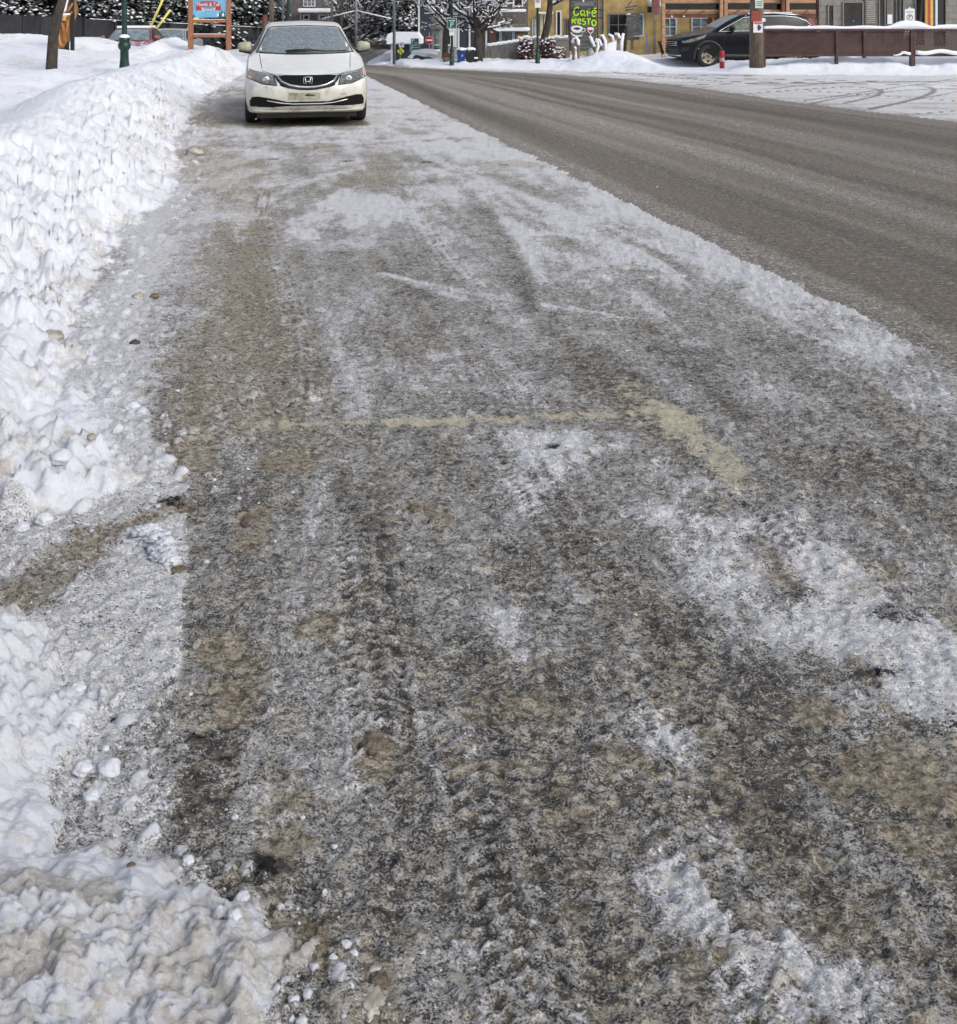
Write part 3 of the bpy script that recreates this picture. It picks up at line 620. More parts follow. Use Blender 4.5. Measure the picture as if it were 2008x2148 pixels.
def mirror_part(parent, x, y, z, side, shell, s=1.0):
    mb = MB(); b = bmesh.new(); bmesh.ops.create_uvsphere(b, u_segments=16, v_segments=10, radius=1)
    for v in b.verts:
        q = v.co; sx = math.copysign(abs(q.x)**.6, q.x); sz = math.copysign(abs(q.z)**.65, q.z)
        v.co = Vector((side*(x+.105*s)+sx*.105*s, y+q.y*.07*s, z+sz*(.072-.012*sx*side)*s))
    b.verts.index_update(); mb.add([v.co for v in b.verts], [[v.index for v in f.verts] for f in b.faces], True); b.free()
    o = mb.build('mirror', shell, parent)
    k = MB(); k.tube([(side*(x-.06), y+.05, z-.13*s), (side*(x+.01), y+.03, z-.085*s), (side*(x+.10*s), y+.01, z-.068*s), (side*(x+.19*s), y+.0, z-.062*s)], [.045*s, .034*s, .030*s, .018*s], 8, sq=1.2)
    k.build('mirror_foot', M_black, o)
def sedan_windows(r, b, glass):
    for ax, nm in (('s', 'side_window'), ('S', 'side_window')):
        patch(nm, [(1.45, 1.0), (2.05, 1.32), (2.45, 1.36), (2.45, .99)], b, ax, M_glassd, r, .004, .06)
        patch(nm, [(2.52, .99), (2.52, 1.36), (3.0, 1.345), (3.45, 1.21), (3.55, 1.02)], b, ax, M_glassd, r, .004, .06)
    patch('rear_window', [(-.6, 1.04), (.6, 1.04), (.5, 1.29), (-.5, 1.29)], b, 'b', M_glassd, r, .004, .06)
# ---- white sedan
M_wpaint = NT('white_car_paint')
def _wp(t):
    v = t.co(); z = t.sep(v)[2]; n = t.noise(5, 7, .65, v)
    k = t.step(t.m_('ADD', z, t.m_('MULTIPLY', t.m_('SUBTRACT', n, .5), .40)), .74, .42)     # road film thrown up from below
    c = t.mix(t.m_('MULTIPLY', k, .66), t.mix(t.step(n, .3, .7), (.66, .68, .68), (.74, .755, .75)), (.40, .395, .31))
    c = t.mix(t.m_('MULTIPLY', t.step(t.noise(6, 8, .75, v, off=(5, 2, 8)), .50, .66), k), c, (.22, .19, .13))
    t.bump(t.noise(60, 3, .5, v), .03, .002)
    t.base(c, t.mix(k, (.28, .28, .28), (.6, .6, .6)), coat=.35)
_wp(M_wpaint); M_wpaint = M_wpaint.m
RZ = math.atan(.212)
CARX, CARY = XP(646, 13.35), 13.35
sed, B = car_root('parked_sedan', (CARX, CARY, .0), RZ, 'white sedan with dirty lower bumper parked facing the viewer beside the snow bank', 'car', SED, M_wpaint)
M_seam = mat('panel_gap', (.03, .03, .03), .6)
M_grille = NT('black_grille'); _v = M_grille.co(); _w = M_grille.voro(42, M_grille.mul(_v, (1, 1, 1.6)))
M_grille.base(M_grille.mix(M_grille.step(_w[0], .25, .5), (.0015, .0015, .0015), (.007, .007, .007)), .6, spec=.15); M_grille.bump(_w[0], .6, .01); M_grille = M_grille.m
ws_ = patch('windscreen', [(-.715, .985), (0, .965), (.715, .985), (.63, 1.15), (.545, 1.315), (.48, 1.335), (0, 1.35), (-.48, 1.335), (-.545, 1.315), (-.63, 1.15)], B, 'f', M_frost, sed, .006, .05)
bone('windscreen_seal', [(-.725, .985), (-.64, 1.15), (-.55, 1.325), (-.48, 1.345), (0, 1.36), (.48, 1.345), (.55, 1.325), (.64, 1.15), (.725, .985)], .011, B, 'f', M_black, sed, off=.004)
bone('cowl', [(-.73, .975), (-.35, .958), (0, .952), (.35, .958), (.73, .975)], .013, B, 'f', M_black, sed, off=.005)
wp_ = MB(); wp_.tube([(-.30, 1.12, 1.005), (.02, 1.13, 1.015), (.30, 1.14, .995), (.62, 1.18, 1.00)], [.011, .018, .011, .008], 6)
wp_.tube([(-.28, 1.09, .985), (.0, 1.06, 1.0), (.05, 1.06, 1.0)], .014, 6); wp_.build('wiper', M_black, sed)
sedan_windows(sed, B, M_glassd)
bone('bonnet_gap', [(-.685, .955), (-.67, .90), (-.655, .84), (-.635, .775)], .0045, B, 'f', M_seam, sed)
bone('bonnet_gap', [(.685, .955), (.67, .90), (.655, .84), (.635, .775)], .0045, B, 'f', M_seam, sed)
bone('bonnet_gap', [(-.64, .745), (-.5, .715), (-.3, .70), (0, .694), (.3, .70), (.5, .715), (.64, .745)], .0045, B, 'f', M_seam, sed)
for s_ in (1, -1):
    hl = patch('headlight', [(s_*.845, .765), (s_*.70, .728), (s_*.55, .703), (s_*.475, .695), (s_*.445, .62), (s_*.43, .577), (s_*.50, .578), (s_*.62, .60), (s_*.78, .645), (s_*.835, .675)], B, 'f', M_lamp, sed, .006, .03)
    patch('indicator', [(s_*.84, .755), (s_*.775, .738), (s_*.76, .66), (s_*.832, .688)], B, 'f', M_amber, hl, .010, .03)
    bone('lamp_edge', [(s_*.845, .772), (s_*.70, .735), (s_*.475, .702), (s_*.425, .572), (s_*.62, .592), (s_*.84, .668)], .007, B, 'f', M_black, hl, off=.006)
    lb = MB(); lb.blob((s_*.57, -.0, .64), .001, 0, 1)
    ld = MB(); ld.lathe([(.052, 0), (.045, -.012), (.02, -.006), (.001, -.004)], (s_*.575, 0, .642), 20, 'y'); hh = B.ray_cast(Vector((s_*.575, -3, .642)), Vector((0, 1, 0)))[0]
    o_ = ld.build('reflector', M_chrome, hl); o_.location = (0, hh.y-.004, 0)
gp = [(-.455, .695), (-.40, .645)] + [(.40*math.sin(a), .60-.085*math.cos(a)) for a in np.linspace(-1.25, 1.25, 13)] + [(.40, .645), (.455, .695), (.3, .70), (0, .702), (-.3, .70)]
gr = patch('grille', gp, B, 'f', M_grille, sed, .008, .03)
bone('grille_chrome', [(-.42, .69), (-.36, .625), (-.25, .577), (-.12, .553), (0, .547), (.12, .553), (.25, .577), (.36, .625), (.42, .69)], .016, B, 'f', M_chrome, gr, off=.012)
bone('grille_rim', [(-.455, .695), (-.40, .622), (-.28, .556), (-.12, .525), (0, .519), (.12, .525), (.28, .556), (.40, .622), (.455, .695)], .014, B, 'f', M_black, gr, off=.004)
em = MB(); ey = B.ray_cast(Vector((0, -3, .625)), Vector((0, 1, 0)))[0].y-.03
rr_ = [(-.056, .052), (-.062, .0), (-.048, -.046), (0, -.054), (.048, -.046), (.062, .0), (.056, .052), (0, .058), (-.056, .052)]
em.tube([(x, ey, .625+z) for x, z in rr_], .005, 6, cap=False); em.tube([(-.036, ey, .670), (-.030, ey, .625), (-.026, ey, .583)], .008, 6); em.tube([(.036, ey, .670), (.030, ey, .625), (.026, ey, .583)], .008, 6)
em.tube([(-.028, ey, .622), (.028, ey, .622)], .007, 6); em.build('emblem', M_chrome, gr)
patch('lower_intake', [(-.795, .285), (-.80, .36), (-.765, .415), (-.68, .425), (-.55, .408), (-.38, .375), (-.28, .352), (.28, .352), (.38, .375), (.55, .412), (.68, .435), (.765, .43), (.80, .37), (.795, .295), (.5, .288), (.3, .296), (-.3, .292), (-.5, .28)], B, 'f', M_grille, sed, .006, .03)
bone('intake_trim', [(-.56, .372), (-.36, .335), (-.2, .322), (.2, .322), (.36, .335), (.56, .375)], .010, B, 'f', M_chrome, sed, off=.012)
M_dirty = mat('mud_film', (.30, .29, .22), .7, var=.35, scale=14, dirt=(.12, .10, .07))
pl_ = patch('plate_holder', [(-.27, .38), (.17, .38), (.175, .47), (-.265, .475)], B, 'f', M_dirty, sed, .008, .04)
patch('plate_stain', [(-.045, .435), (-.01, .452), (.02, .45), (.09, .44), (.10, .425), (.03, .43), (-.01, .425)], B, 'f', M_black, pl_, .012, .02)
bone('bumper_lip', [(-.82, .235), (-.5, .225), (0, .222), (.5, .225), (.82, .235)], .017, B, 'f', M_wpaint, sed, off=-.005)
sed.scale = (1, 1, 1.035)
sk = MB(); sk.box(-.70, .70, .25, 4.3, .115, .30); sk.build('underbody', M_black, sed)
mirror_part(sed, .80, 1.45, 1.06, 1, mat('mirror_shell', (.34, .335, .25), .5, var=.2)); mirror_part(sed, .80, 1.45, 1.06, -1, mat('mirror_shell', (.42, .41, .30), .4))
for s_ in (1, -1):
    for yy in (.88, 3.58):
        patch('wheel_arch', arc(yy, .34, .37, -20, 200), B, 's' if s_ > 0 else 'S', M_black, sed, .004, .06)
        wheel(sed, .868, yy, .315, s_, .205)
# ---- black SUV behind the utility pole
M_bpaint = mat('black_car_paint', (.005, .006, .009), .32, .0, var=.4, scale=7, coat=.08, spec=.25, bump=.02, bd=.004)
SX, SY = XP(1411, 29.0), 29.55
suv, B = car_root('parked_suv', (SX, SY-.2, .03), math.radians(-86), 'black SUV with grimy wheels parked behind the wooden utility pole', 'car', SUV, M_bpaint)
for ax in 'sS':
    patch('side_window', [(1.42, 1.10), (1.75, 1.31), (2.05, 1.45), (2.40, 1.505), (2.40, 1.12)], B, ax, mat('clear_green_glass', (.09, .125, .10), .2, var=.6, scale=9, spec=.3), suv, .005, .06)
    patch('side_window', [(2.48, 1.12), (2.48, 1.51), (3.30, 1.515), (3.30, 1.14)], B, ax, M_glassd, suv, .005, .06)
    patch('side_window', [(3.38, 1.145), (3.38, 1.505), (3.72, 1.47), (3.98, 1.36), (4.08, 1.27), (3.72, 1.17)], B, ax, M_glassd, suv, .005, .06)
    bone('window_chrome', [(1.25, 1.075), (1.5, 1.085), (2.4, 1.10), (3.3, 1.125), (3.75, 1.15), (4.12, 1.27)], .013, B, ax, M_chrome, suv, off=.004)
    bone('window_chrome', [(1.25, 1.075), (1.62, 1.27), (2.05, 1.49), (2.45, 1.54), (3.3, 1.545), (3.72, 1.505), (4.0, 1.40), (4.12, 1.27)], .013, B, ax, M_chrome, suv, off=.004)
    bone('door_gap', [(1.42, 1.07), (1.38, .8), (1.40, .36)], .006, B, ax, M_seam, suv); bone('door_gap', [(2.44, 1.5), (2.45, .8), (2.46, .36)], .006, B, ax, M_seam, suv)
    bone('door_gap', [(3.36, 1.1), (3.38, .8), (3.15, .5), (3.1, .36)], .006, B, ax, M_seam, suv)
    for yy in (2.18, 3.10): bone('door_handle', [(yy, .97), (yy+.2, .975)], .018, B, ax, M_bpaint, suv, off=.02)
    bone('sill_moulding', [(1.30, .36), (2.2, .345), (3.1, .36)], .05, B, ax, mat('grey_plastic', (.035, .035, .038), .6), suv)
    for yy in (.92, 3.54):
        bone('arch_moulding', arc(yy, .36, .43, -15, 195, 14), .035, B, ax, mat('grey_plastic', (.035, .035, .038), .6), suv, off=.0)
        patch('wheel_arch', arc(yy, .36, .42, -25, 205), B, ax, mat('wheel_well', (.004, .004, .004), .9), suv, .006, .06)
        wheel(suv, .915, yy, .345, 1 if ax == 's' else -1, .22, steer=(.10 if yy < 1 else 0))
    hl = patch('headlight', [(.12, .80), (.30, .83), (.62, .92), (.86, 1.0), (.80, .90), (.55, .80), (.30, .74), (.14, .73)], B, ax, M_lamp, suv, .008, .04)
    patch('tail_light', [(4.30, 1.0), (4.12, 1.30), (4.05, 1.47), (4.20, 1.42), (4.36, 1.2), (4.44, 1.0)], B, ax, M_redl, suv, .010, .05)
    patch('fog_lamp_panel', [(.10, .46), (.30, .50), (.34, .62), (.12, .60)], B, ax, M_black, suv, .006, .04)
patch('windscreen', [(-.66, 1.24), (.66, 1.24), (.60, 1.96), (0, 2.0), (-.60, 1.96)], B, 't', mat('pale_windscreen', (.20, .25, .28), .3, var=.2, scale=4, spec=.3), suv, .006, .06)
gg = patch('grille', [(-.62, .62), (.62, .62), (.68, .80), (-.68, .80)], B, 'f', M_grille, suv, .008, .05)
for zz in (.66, .71, .76): bone('grille_bar', [(-.64, zz), (0, zz-.01), (.64, zz)], .012, B, 'f', M_chrome, gg, off=.014)
for zz in (.50, .42): bone('bumper_bar', [(-.72, zz+.03), (0, zz), (.72, zz+.03)], .03, B, 'f', mat('grey_plastic', (.035, .035, .038), .6), suv, off=.0)
bone('bumper_bar', [(-.75, .36), (0, .35), (.75, .36)], .028, B, 'f', M_chrome, suv)
patch('rear_window', [(-.6, 1.25), (.6, 1.25), (.52, 1.50), (-.52, 1.50)], B, 'b', M_glassd, suv, .006, .06)
sn = MB(); sn.box(-.40, .40, 2.6, 3.7, 1.63, 1.668, .015); sn.build('roof_snow', M_snowcap, suv)
for s_ in (1, -1): mirror_part(suv, .86, 1.62, 1.17, s_, M_bpaint, 1.1); bone('roof_rail', [(2.1, 1.605), (3.0, 1.63), (3.9, 1.57)], .018, B, 's' if s_ > 0 else 'S', M_chrome, suv, off=.01)
MB().box(-.7, .7, .4, 4.2, .2, .4).build('underbody', M_black, suv)
# ---- cars behind the snow berm, and a snowed-in car down the street
def far_sedan(name, loc, rz, label, paint, glass, snow, full=True, group=None):
    r, b = car_root(name, loc, rz, label, 'car', SED, paint, group)
    patch('windscreen', [(-.70, .99), (.70, .99), (.55, 1.325), (0, 1.35), (-.55, 1.325)], b, 'f', glass, r, .006, .07)
    bone('windscreen_seal', [(-.72, .975), (-.56, 1.335), (0, 1.36), (.56, 1.335), (.72, .975), (0, .955), (-.72, .975)], .014, b, 'f', M_black, r)
    sedan_windows(r, b, glass)
    if snow: MB().box(-.53, .53, 1.9, 3.3, 1.37, 1.455, .03).build('roof_snow', M_snowcap, r)
    for s_ in (1, -1):
        mirror_part(r, .80, 1.45, 1.05, s_, paint)
        patch('headlight', [(s_*.84, .76), (s_*.48, .70), (s_*.45, .59), (s_*.82, .67)], b, 'f', M_lamp, r, .006, .06)
        for yy in (.88, 3.58): wheel(r, .868, yy, .315, s_, .2)
    patch('grille', [(-.36, .69), (.36, .69), (.3, .58), (-.3, .58)], b, 'f', M_grille, r, .006, .06)
    return r
M_rpaint = mat('red_car_paint', (.24, .07, .075), .3, var=.25, snowtop=.22, coat=.6)
M_spaint = mat('silver_car_paint', (.42, .46, .50), .3, .2, var=.12, snowtop=.2, coat=.6)
M_gscreen = mat('grey_windscreen', (.17, .22, .25), .2, var=.35, scale=5, coat=.8)
far_sedan('parked_hatchback', (XP(251, 31.2), 31.2, -.22), math.radians(8), 'red car with frosty windscreen half hidden by the snow berm', M_rpaint, M_gscreen, True)
far_sedan('parked_saloon', (XP(332, 35.5), 35.5, -.34), math.radians(6), 'silver car beside the red car, behind the peak of the snow berm', M_spaint, M_gscreen, False)
M_hidden = mat('snow_covered_paint', (.35, .37, .40), .5, var=.3, snowtop=.75)
far_sedan('snowed_in_car', (XP(787, 70), 70, -.62), math.radians(28), 'small car buried under snow far down the street', M_hidden, M_gscreen, True)
# ================================================================ THINGS
def TX(s, size, m, parent, name='lettering', loc=(0, 0, 0), depth=.004, ax=0, sx=1.0):
    cu = bpy.data.curves.new(name, 'FONT'); cu.body = s; cu.size = size; cu.align_x = 'CENTER'; cu.align_y = 'CENTER'; cu.extrude = depth; cu.resolution_u = 3
    o = bpy.data.objects.new(name+'_t', cu); COL.objects.link(o); dg = bpy.context.evaluated_depsgraph_get()
    me = bpy.data.meshes.new_from_object(o.evaluated_get(dg)); bpy.data.objects.remove(o)
    me.transform(Matrix.Scale(sx, 4, (1, 0, 0))); me.transform(Matrix.Rotation(math.radians(90), 4, 'X')); me.transform(Matrix.Rotation(ax, 4, 'Y')); me.transform(Matrix.Translation(loc)); me.materials.clear(); me.materials.append(m)
    q = bpy.data.objects.new(name, me); COL.objects.link(q); q.parent = parent; return q
def panel(px0, px1, py0, py1, Y, th, m, name, parent, b=.004, dy=0):
    """upright board given by its photo edges at distance Y; coordinates relative to the parent's location"""
    L = parent.location if parent else Vector((0, 0, 0))
    mb = MB(); mb.box(XP(px0, Y)-L.x, XP(px1, Y)-L.x, Y-L.y+dy, Y-L.y+dy+th, ZP(py1, Y)-L.z, ZP(py0, Y)-L.z, b); return mb.build(name, m, parent)
M_wood = mat('weathered_wood', (.16, .125, .095), .8, var=.4, scale=5, stretch=(6, 6, .8), bump=.5, bd=.01)
M_greyw = mat('grey_old_wood', (.14, .135, .125), .85, var=.4, scale=5, stretch=(5, 5, .7), bump=.5, bd=.01)
M_cedar = mat('cedar_wood', (.30, .135, .075), .7, var=.3, scale=5, stretch=(5, 5, .8), bump=.3, bd=.006)
M_lightw = mat('light_timber', (.38, .22, .12), .7, var=.3, scale=3, stretch=(1, 1, 5), bump=.3, bd=.006)
M_redw = mat('red_brown_wood', (.13, .045, .03), .7, var=.3, scale=4)
M_green = mat('dark_green_metal', (.012, .040, .034), .35, .2, var=.2, spec=.5)
M_signg = mat('sign_green', (.0, .125, .085), .4, var=.06)
M_white = mat('white_sign', (.72, .74, .76), .5, var=.06)
M_whitep = mat('white_paint', (.58, .59, .60), .6, var=.1)
M_ink = mat('black_ink', (.012, .012, .012), .6)
M_red = mat('sign_red', (.36, .022, .028), .4, var=.12)
M_yel = mat('yellow_plastic', (.72, .66, .16), .5, var=.12)
M_dia = mat('sign_yellow_green', (.62, .75, .05), .45, var=.06)
M_navy = mat('navy_siding', (.022, .026, .042), .7, var=.2, scale=3)
M_bark = mat('bark', (.055, .045, .038), .9, var=.45, scale=7, stretch=(3, 3, .8), bump=.9, bd=.03, snowtop=.06)
M_barkd = mat('dark_bark', (.030, .025, .022), .9, var=.4, scale=8, bump=.8, bd=.02)
M_grm = mat('galvanised_metal', (.22, .25, .23), .5, .5, var=.2)
M_stone = NT('stone_wall'); _b = M_stone.n('ShaderNodeTexBrick'); M_stone.put(_b.inputs['Vector'], M_stone.n('ShaderNodeMapping', ).outputs[0])
_mp = _b.inputs['Vector'].links[0].from_node; M_stone.put(_mp.inputs['Vector'], M_stone.co()); _mp.inputs['Rotation'].default_value = (math.radians(90), 0, 0)
_b.inputs['Color1'].default_value = (.27, .255, .225, 1); _b.inputs['Color2'].default_value = (.17, .165, .15, 1); _b.inputs['Mortar'].default_value = (.10, .10, .095, 1)
_b.inputs['Scale'].default_value = 1.0; _b.inputs['Brick Width'].default_value = .46; _b.inputs['Row Height'].default_value = .26; _b.inputs['Mortar Size'].default_value = .018; _b.inputs['Mortar Smooth'].default_value = .4
M_stone.base(M_stone.mix(.55, _b.outputs[0], M_stone.mix(M_stone.noise(6, 6, .6), (.10, .10, .09), (.34, .32, .28))), .85); M_stone.bump(M_stone.m_('ADD', M_stone.m_('MULTIPLY', _b.outputs[1], -1.0), M_stone.noise(14, 5, .6)), .6, .03); M_stone = M_stone.m
M_blind = mat('dark_window_glass', (.012, .013, .016), .1, var=.7, scale=3, coat=.8)
M_bluegl = mat('pale_window_glass', (.14, .19, .20), .15, var=.6, scale=4, coat=.8)
GH = {}
def gz(x, y): return ground_height(x, y)

# ---- green lamp post, left
def lamp_post(px, pyb, Y, h, label, group, wide=1.0, base=True, h_base=.4, tone=None):
    x = XP(px, Y); z = ZP(pyb, Y); r = empty('street_lamp', (x, Y, z-.05), label=label, cat='lamp post', group=group)
    q = .052*wide; m = tone or M_green
    MB().lathe([(q*1.05, 0), (q, h*.5), (q*.8, h)], n=20).build('post', m, r)
    if base:
        MB().lathe([(.001, 0), (.115*wide, 0), (.112*wide, .08), (.088*wide, .30), (.084*wide, .50), (.105*wide, .52), (.128*wide, .56), (.128*wide, .63), (.105*wide, .66), (.092*wide, .67), (.112*wide, .69), (.112*wide, .76), (.06*wide, .79)], n=24).build('base', m, r)
        sn_ = MB(); sn_.lathe([(.105*wide, .765), (.10*wide, .80), (.055*wide, .83)], n=16); sn_.build('snow_cap', M_snowcap, r)
    hd = MB(); hd.lathe([(.05, h), (.11, h+.05), (.14, h+.1), (.16, h+.4), (.19, h+.42), (.05, h+.62), (.001, h+.66)], n=12); hd.build('lantern', m, r)
    return r
lamp_post(261, 150, 20, 4.0, 'dark green lamp post with ringed base standing in the snow field', 'green lamp posts along the street')
lamp_post(605, 96, 36, 4.4, 'distant green lamp post seen above the roof of the white sedan', 'green lamp posts along the street')
# ---- trees: bare, snow along the limbs
def bare_tree(name, loc, trunk, label, seed, branches=8, R=.2, height=5, spread=2.2, first=1.2, levels=3, lean=(0, 0), snow=.6, group=None, nsub=4, barkm=None, sh=1.0):
    rnd = random.Random(seed); r = empty(name, loc, label=label, cat='tree', group=group)
    t = MB(); t.tube(trunk, [R*(1.12-.62*i/(len(trunk)-1)) for i in range(len(trunk))], 10); t.build('trunk', barkm or M_bark, r)
    b = MB(); s = MB(); tp = [Vector(p) for p in trunk]
    def limb(p, dr, L, rad, lv):
        pts = [p.copy()]; n = 6; q = p.copy(); dd = dr.copy()
        for i in range(n):
            dd = (dd+Vector((rnd.uniform(-.35, .35), rnd.uniform(-.35, .35), rnd.uniform(-.12, .28)))*.75).normalized(); q = q+dd*(L/n); pts.append(q.copy())
        rs = [rad*(1-.7*i/n) for i in range(n+1)]; b.tube(pts, rs, 5)
        if snow > 0 and lv < 4:
            k0 = rnd.randint(0, 1)
            for i in range(k0, n):
                seg = pts[i+1]-pts[i]
                if abs(seg.normalized().z) < .86 and rnd.random() < snow:
                    up = Vector((0, 0, rs[i]*.75+.006)); s.tube([pts[i]+up, (pts[i]+pts[i+1])/2+up*1.2, pts[i+1]+up*.9], [rs[i]*.75*sh+.006, rs[i]*.9*sh+.012*sh, rs[i+1]*.6*sh+.004], 5)
        if lv < levels:
            for _ in range(nsub):
                k = rnd.randint(1, n-1); dv = (pts[k+1]-pts[k]).normalized(); pr = dv.orthogonal().normalized(); pr.rotate(Matrix.Rotation(rnd.uniform(0, 6.28), 3, dv))
                limb(pts[k], (dv*.7+pr*.9).normalized(), L*rnd.uniform(.4, .62), rs[k]*.6, lv+1)
    zt = tp[-1].z
    for i in range(branches):
        f = first+(zt-first)*(i+.5)/branches; 
        for a, c in zip(tp, tp[1:]):
            if a.z <= f <= c.z or c is tp[-1]: base = a.lerp(c, max(0, min(1, (f-a.z)/max(.01, c.z-a.z)))); break
        an = i*2.4+rnd.uniform(-.4, .4); up = rnd.uniform(.25, .95)
        limb(base, Vector((math.cos(an), math.sin(an), up)).normalized(), spread*rnd.uniform(.7, 1.1)*(1.1-.4*i/branches), R*.42*(1.1-.5*i/branches), 1)
    b.build('branches', barkm or M_barkd, r)
    if s.v: s.build('branch_snow', M_snowcap, r)
    return r
bare_tree('deciduous_tree', P(107, 145, 20)-Vector((0, 0, .1)), [(0, 0, -.1), (.02, 0, .3), (.05, 0, .8), (.14, .02, 1.25), (.27, .03, 1.7), (.34, .05, 2.3), (.42, .1, 3.2), (.5, .2, 4.5)],
          'thick dark trunk leaning right in the snow field in front of the carved figure', 3, 8, .11, 4.5, 2.2, 1.9, 3, snow=.5)
st_ = MB(); st_.tube([(0.05, 0, 1.22), (-.03, -.02, 1.48), (-.02, -.03, 1.62)], [.06, .03, .012], 6)
bare_tree('street_tree', (XP(1004, 30), 30, .05), [(0, 0, 0), (-.03, 0, .6), (.0, 0, 1.0), (-.06, 0, 1.35), (-.12, 0, 1.8), (-.14, .05, 2.4), (-.1, .1, 3.2)],
          'bare forked tree with snow on its limbs beside the plank fence', 12, 20, .135, 4, 2.0, .85, 3, snow=.55, nsub=6, sh=1.1)
bare_tree('street_tree', (XP(934, 30.4), 30.4, .05), [(0, 0, 0), (0, 0, .5), (.02, 0, 1.0), (.10, 0, 1.4), (.16, .0, 1.75), (.2, .05, 2.3), (.2, .1, 3.0)],
          'bare curving tree behind the green parking sign post', 29, 18, .09, 4, 1.9, .95, 3, snow=.55, nsub=6, sh=1.1)
bare_tree('street_tree', (XP(1137, 32), 32, .3), [(0, 0, 0), (.08, 0, .5), (.22, 0, 1.1), (.27, 0, 1.6), (.3, 0, 2.4), (.3, 0, 3.6)],
          'leaning dark tree with a slab of snow on its trunk next to the cafe board', 41, 8, .13, 4, 1.8, 1.5, 3, snow=.7)
# ---- carved wooden figure with dark posts
r = empty('wood_carving', P(141, 118, 26.5), label='tall hollow wood carving under snow, standing behind the dark leaning trunk', cat='sculpture')
M_carv = mat('carved_wood', (.34, .155, .05), .6, var=.5, scale=4, stretch=(3, 3, .8), bump=.5, bd=.02)
M_carvd = mat('carved_hollow', (.10, .045, .02), .7, var=.4, scale=5)
k = 26.5/2000
def cp(px, py): return ((px-141)*k, (118-py)*k)
b = MB(); b.prism([cp(*q) for q in [(120, 60), (119, 86), (128, 101), (134, 103), (138, 97), (147, 80), (152, 48), (158, 30), (160, 14), (156, 2), (152, -30), (140, -38), (133, -20), (139, 0), (141, 18), (135, 30), (127, 37)]], -.10, .12); b.build('figure', M_carv, r)
b = MB()
for q in [[(126, 42), (123, 62), (128, 84), (133, 98)], [(135, 46), (138, 66), (139, 86)], [(146, 44), (144, 60), (141, 78)], [(131, 34), (141, 38), (150, 33), (156, 24)], [(157, 6), (150, 20), (141, 26)], [(143, 0), (148, -14), (152, -24)]]:
    b.tube([(cp(*p)[0], -.11, cp(*p)[1]) for p in q], .045, 8)
b.build('carved_folds', M_carv, r)
b = MB(); b.prism([cp(*q) for q in [(142, 24), (150, 8), (154, 0), (152, -16), (145, -10), (140, 12)]], -.125, -.10); b.prism([cp(*q) for q in [(129, 46), (131, 60), (136, 76), (133, 52)]], -.125, -.10); b.build('hollow', M_carvd, r)
b = MB(); b.lathe([(.05, 0), (.065, .05), (.07, .14)], (cp(139, 44)[0], -.15, cp(139, 43)[1]), 14); b.build('cup', mat('pale_wood', (.5, .34, .13), .6), r)
b = MB(); b.tube([(cp(p[0], p[1])[0], -.12, cp(p[0], p[1])[1]) for p in [(146, -10), (141, 4), (139, 20), (134, 30)]], [.07, .08, .07, .03], 8); b.tube([(cp(p[0], p[1])[0], -.14, cp(p[0], p[1])[1]) for p in [(128, 35), (140, 31), (152, 29)]], [.03, .045, .02], 8)
b.blob((cp(122, 95)[0], 0, cp(122, 96)[1]), (.12, .12, .2), 2, 2); b.build('snow_cap', M_snowcap, r)
b = MB(); b.tube([(cp(118, 108)[0], -.05, .10), (cp(137, 110)[0], -.12, .12)], .12, 12); b.tube([(cp(126, 112)[0], -.3, .08), (cp(134, 112)[0], -.1, .08)], .09, 12); b.box(cp(132, 0)[0], cp(143, 0)[0], -.05, .08, -.05, cp(0, 84)[1], .01); b.build('log_base', M_barkd, r)
tag(MB().box(-.045, .045, -.045, .045, -.1, 2.1, .008).build('black_post', M_black), 'slim black post just right of the carved wooden figure', 'post').location = P(152, 118, 26.4)
# ---- banner on two cedar posts
Yb = 27.6; r = empty('banner_frame', (XP(437, Yb), Yb, ZP(104, Yb)), label='blue banner with a red ribbon held between two cedar posts', cat='sign')
L = r.location
for a, c in ((394, 403.5), (474.5, 483)): panel(a, c, -22, 104, Yb, .14, M_cedar, 'post', r, .01)
for a, c in ((41, 47), (71.5, 78)): panel(403.5, 474.5, a, c, Yb, .06, M_cedar, 'crossbar', r, .006, .04)
for a in (41, 71.5): panel(404, 474, a-1.2, a, Yb, .05, M_snowcap, 'snow_cap', r, .004, .045)
pb = panel(403.8, 474.2, -16, 36.5, Yb, .02, mat('banner_blue', (.16, .42, .62), .6, var=.12, scale=2), 'banner', r, .002, .03)
def bp(px, py): return (XP(px, Yb)-L.x, ZP(py, Yb)-L.z)
rb = MB(); top = [(411, 8), (420, 3.5), (430, 2), (438, 1.5), (446, 2), (456, 4), (463, 8.5)]
rb.prism([bp(x, y) for x, y in top]+[bp(x, y+11) for x, y in top[::-1]], .016, .028)
for s_ in (1, -1):
    rb.prism([bp(437+s_*x, y) for x, y in [(21, 9), (26, 10), (24, 15), (26, 22), (13, 22), (15, 16)]], .020, .029)
rb.build('ribbon', mat('ribbon_red', (.42, .05, .055), .6), pb)
TX('Hawki & Tuk', .155, M_white, pb, loc=(0, .012, bp(437, 9)[1]), sx=.82); TX("l'édition", .10, M_navy, pb, loc=(0, .027, bp(437, 17)[1])); TX('décembre 2022', .045, M_navy, pb, loc=(.03, .027, bp(437, 22)[1]))
q = MB(); q.prism([bp(412, 16), bp(462, 16), bp(460, 23.5), bp(414, 23.5)], .0285, .0292); q.build('banner_field', mat('banner_pale', (.55, .70, .80), .6), pb)
q = MB()
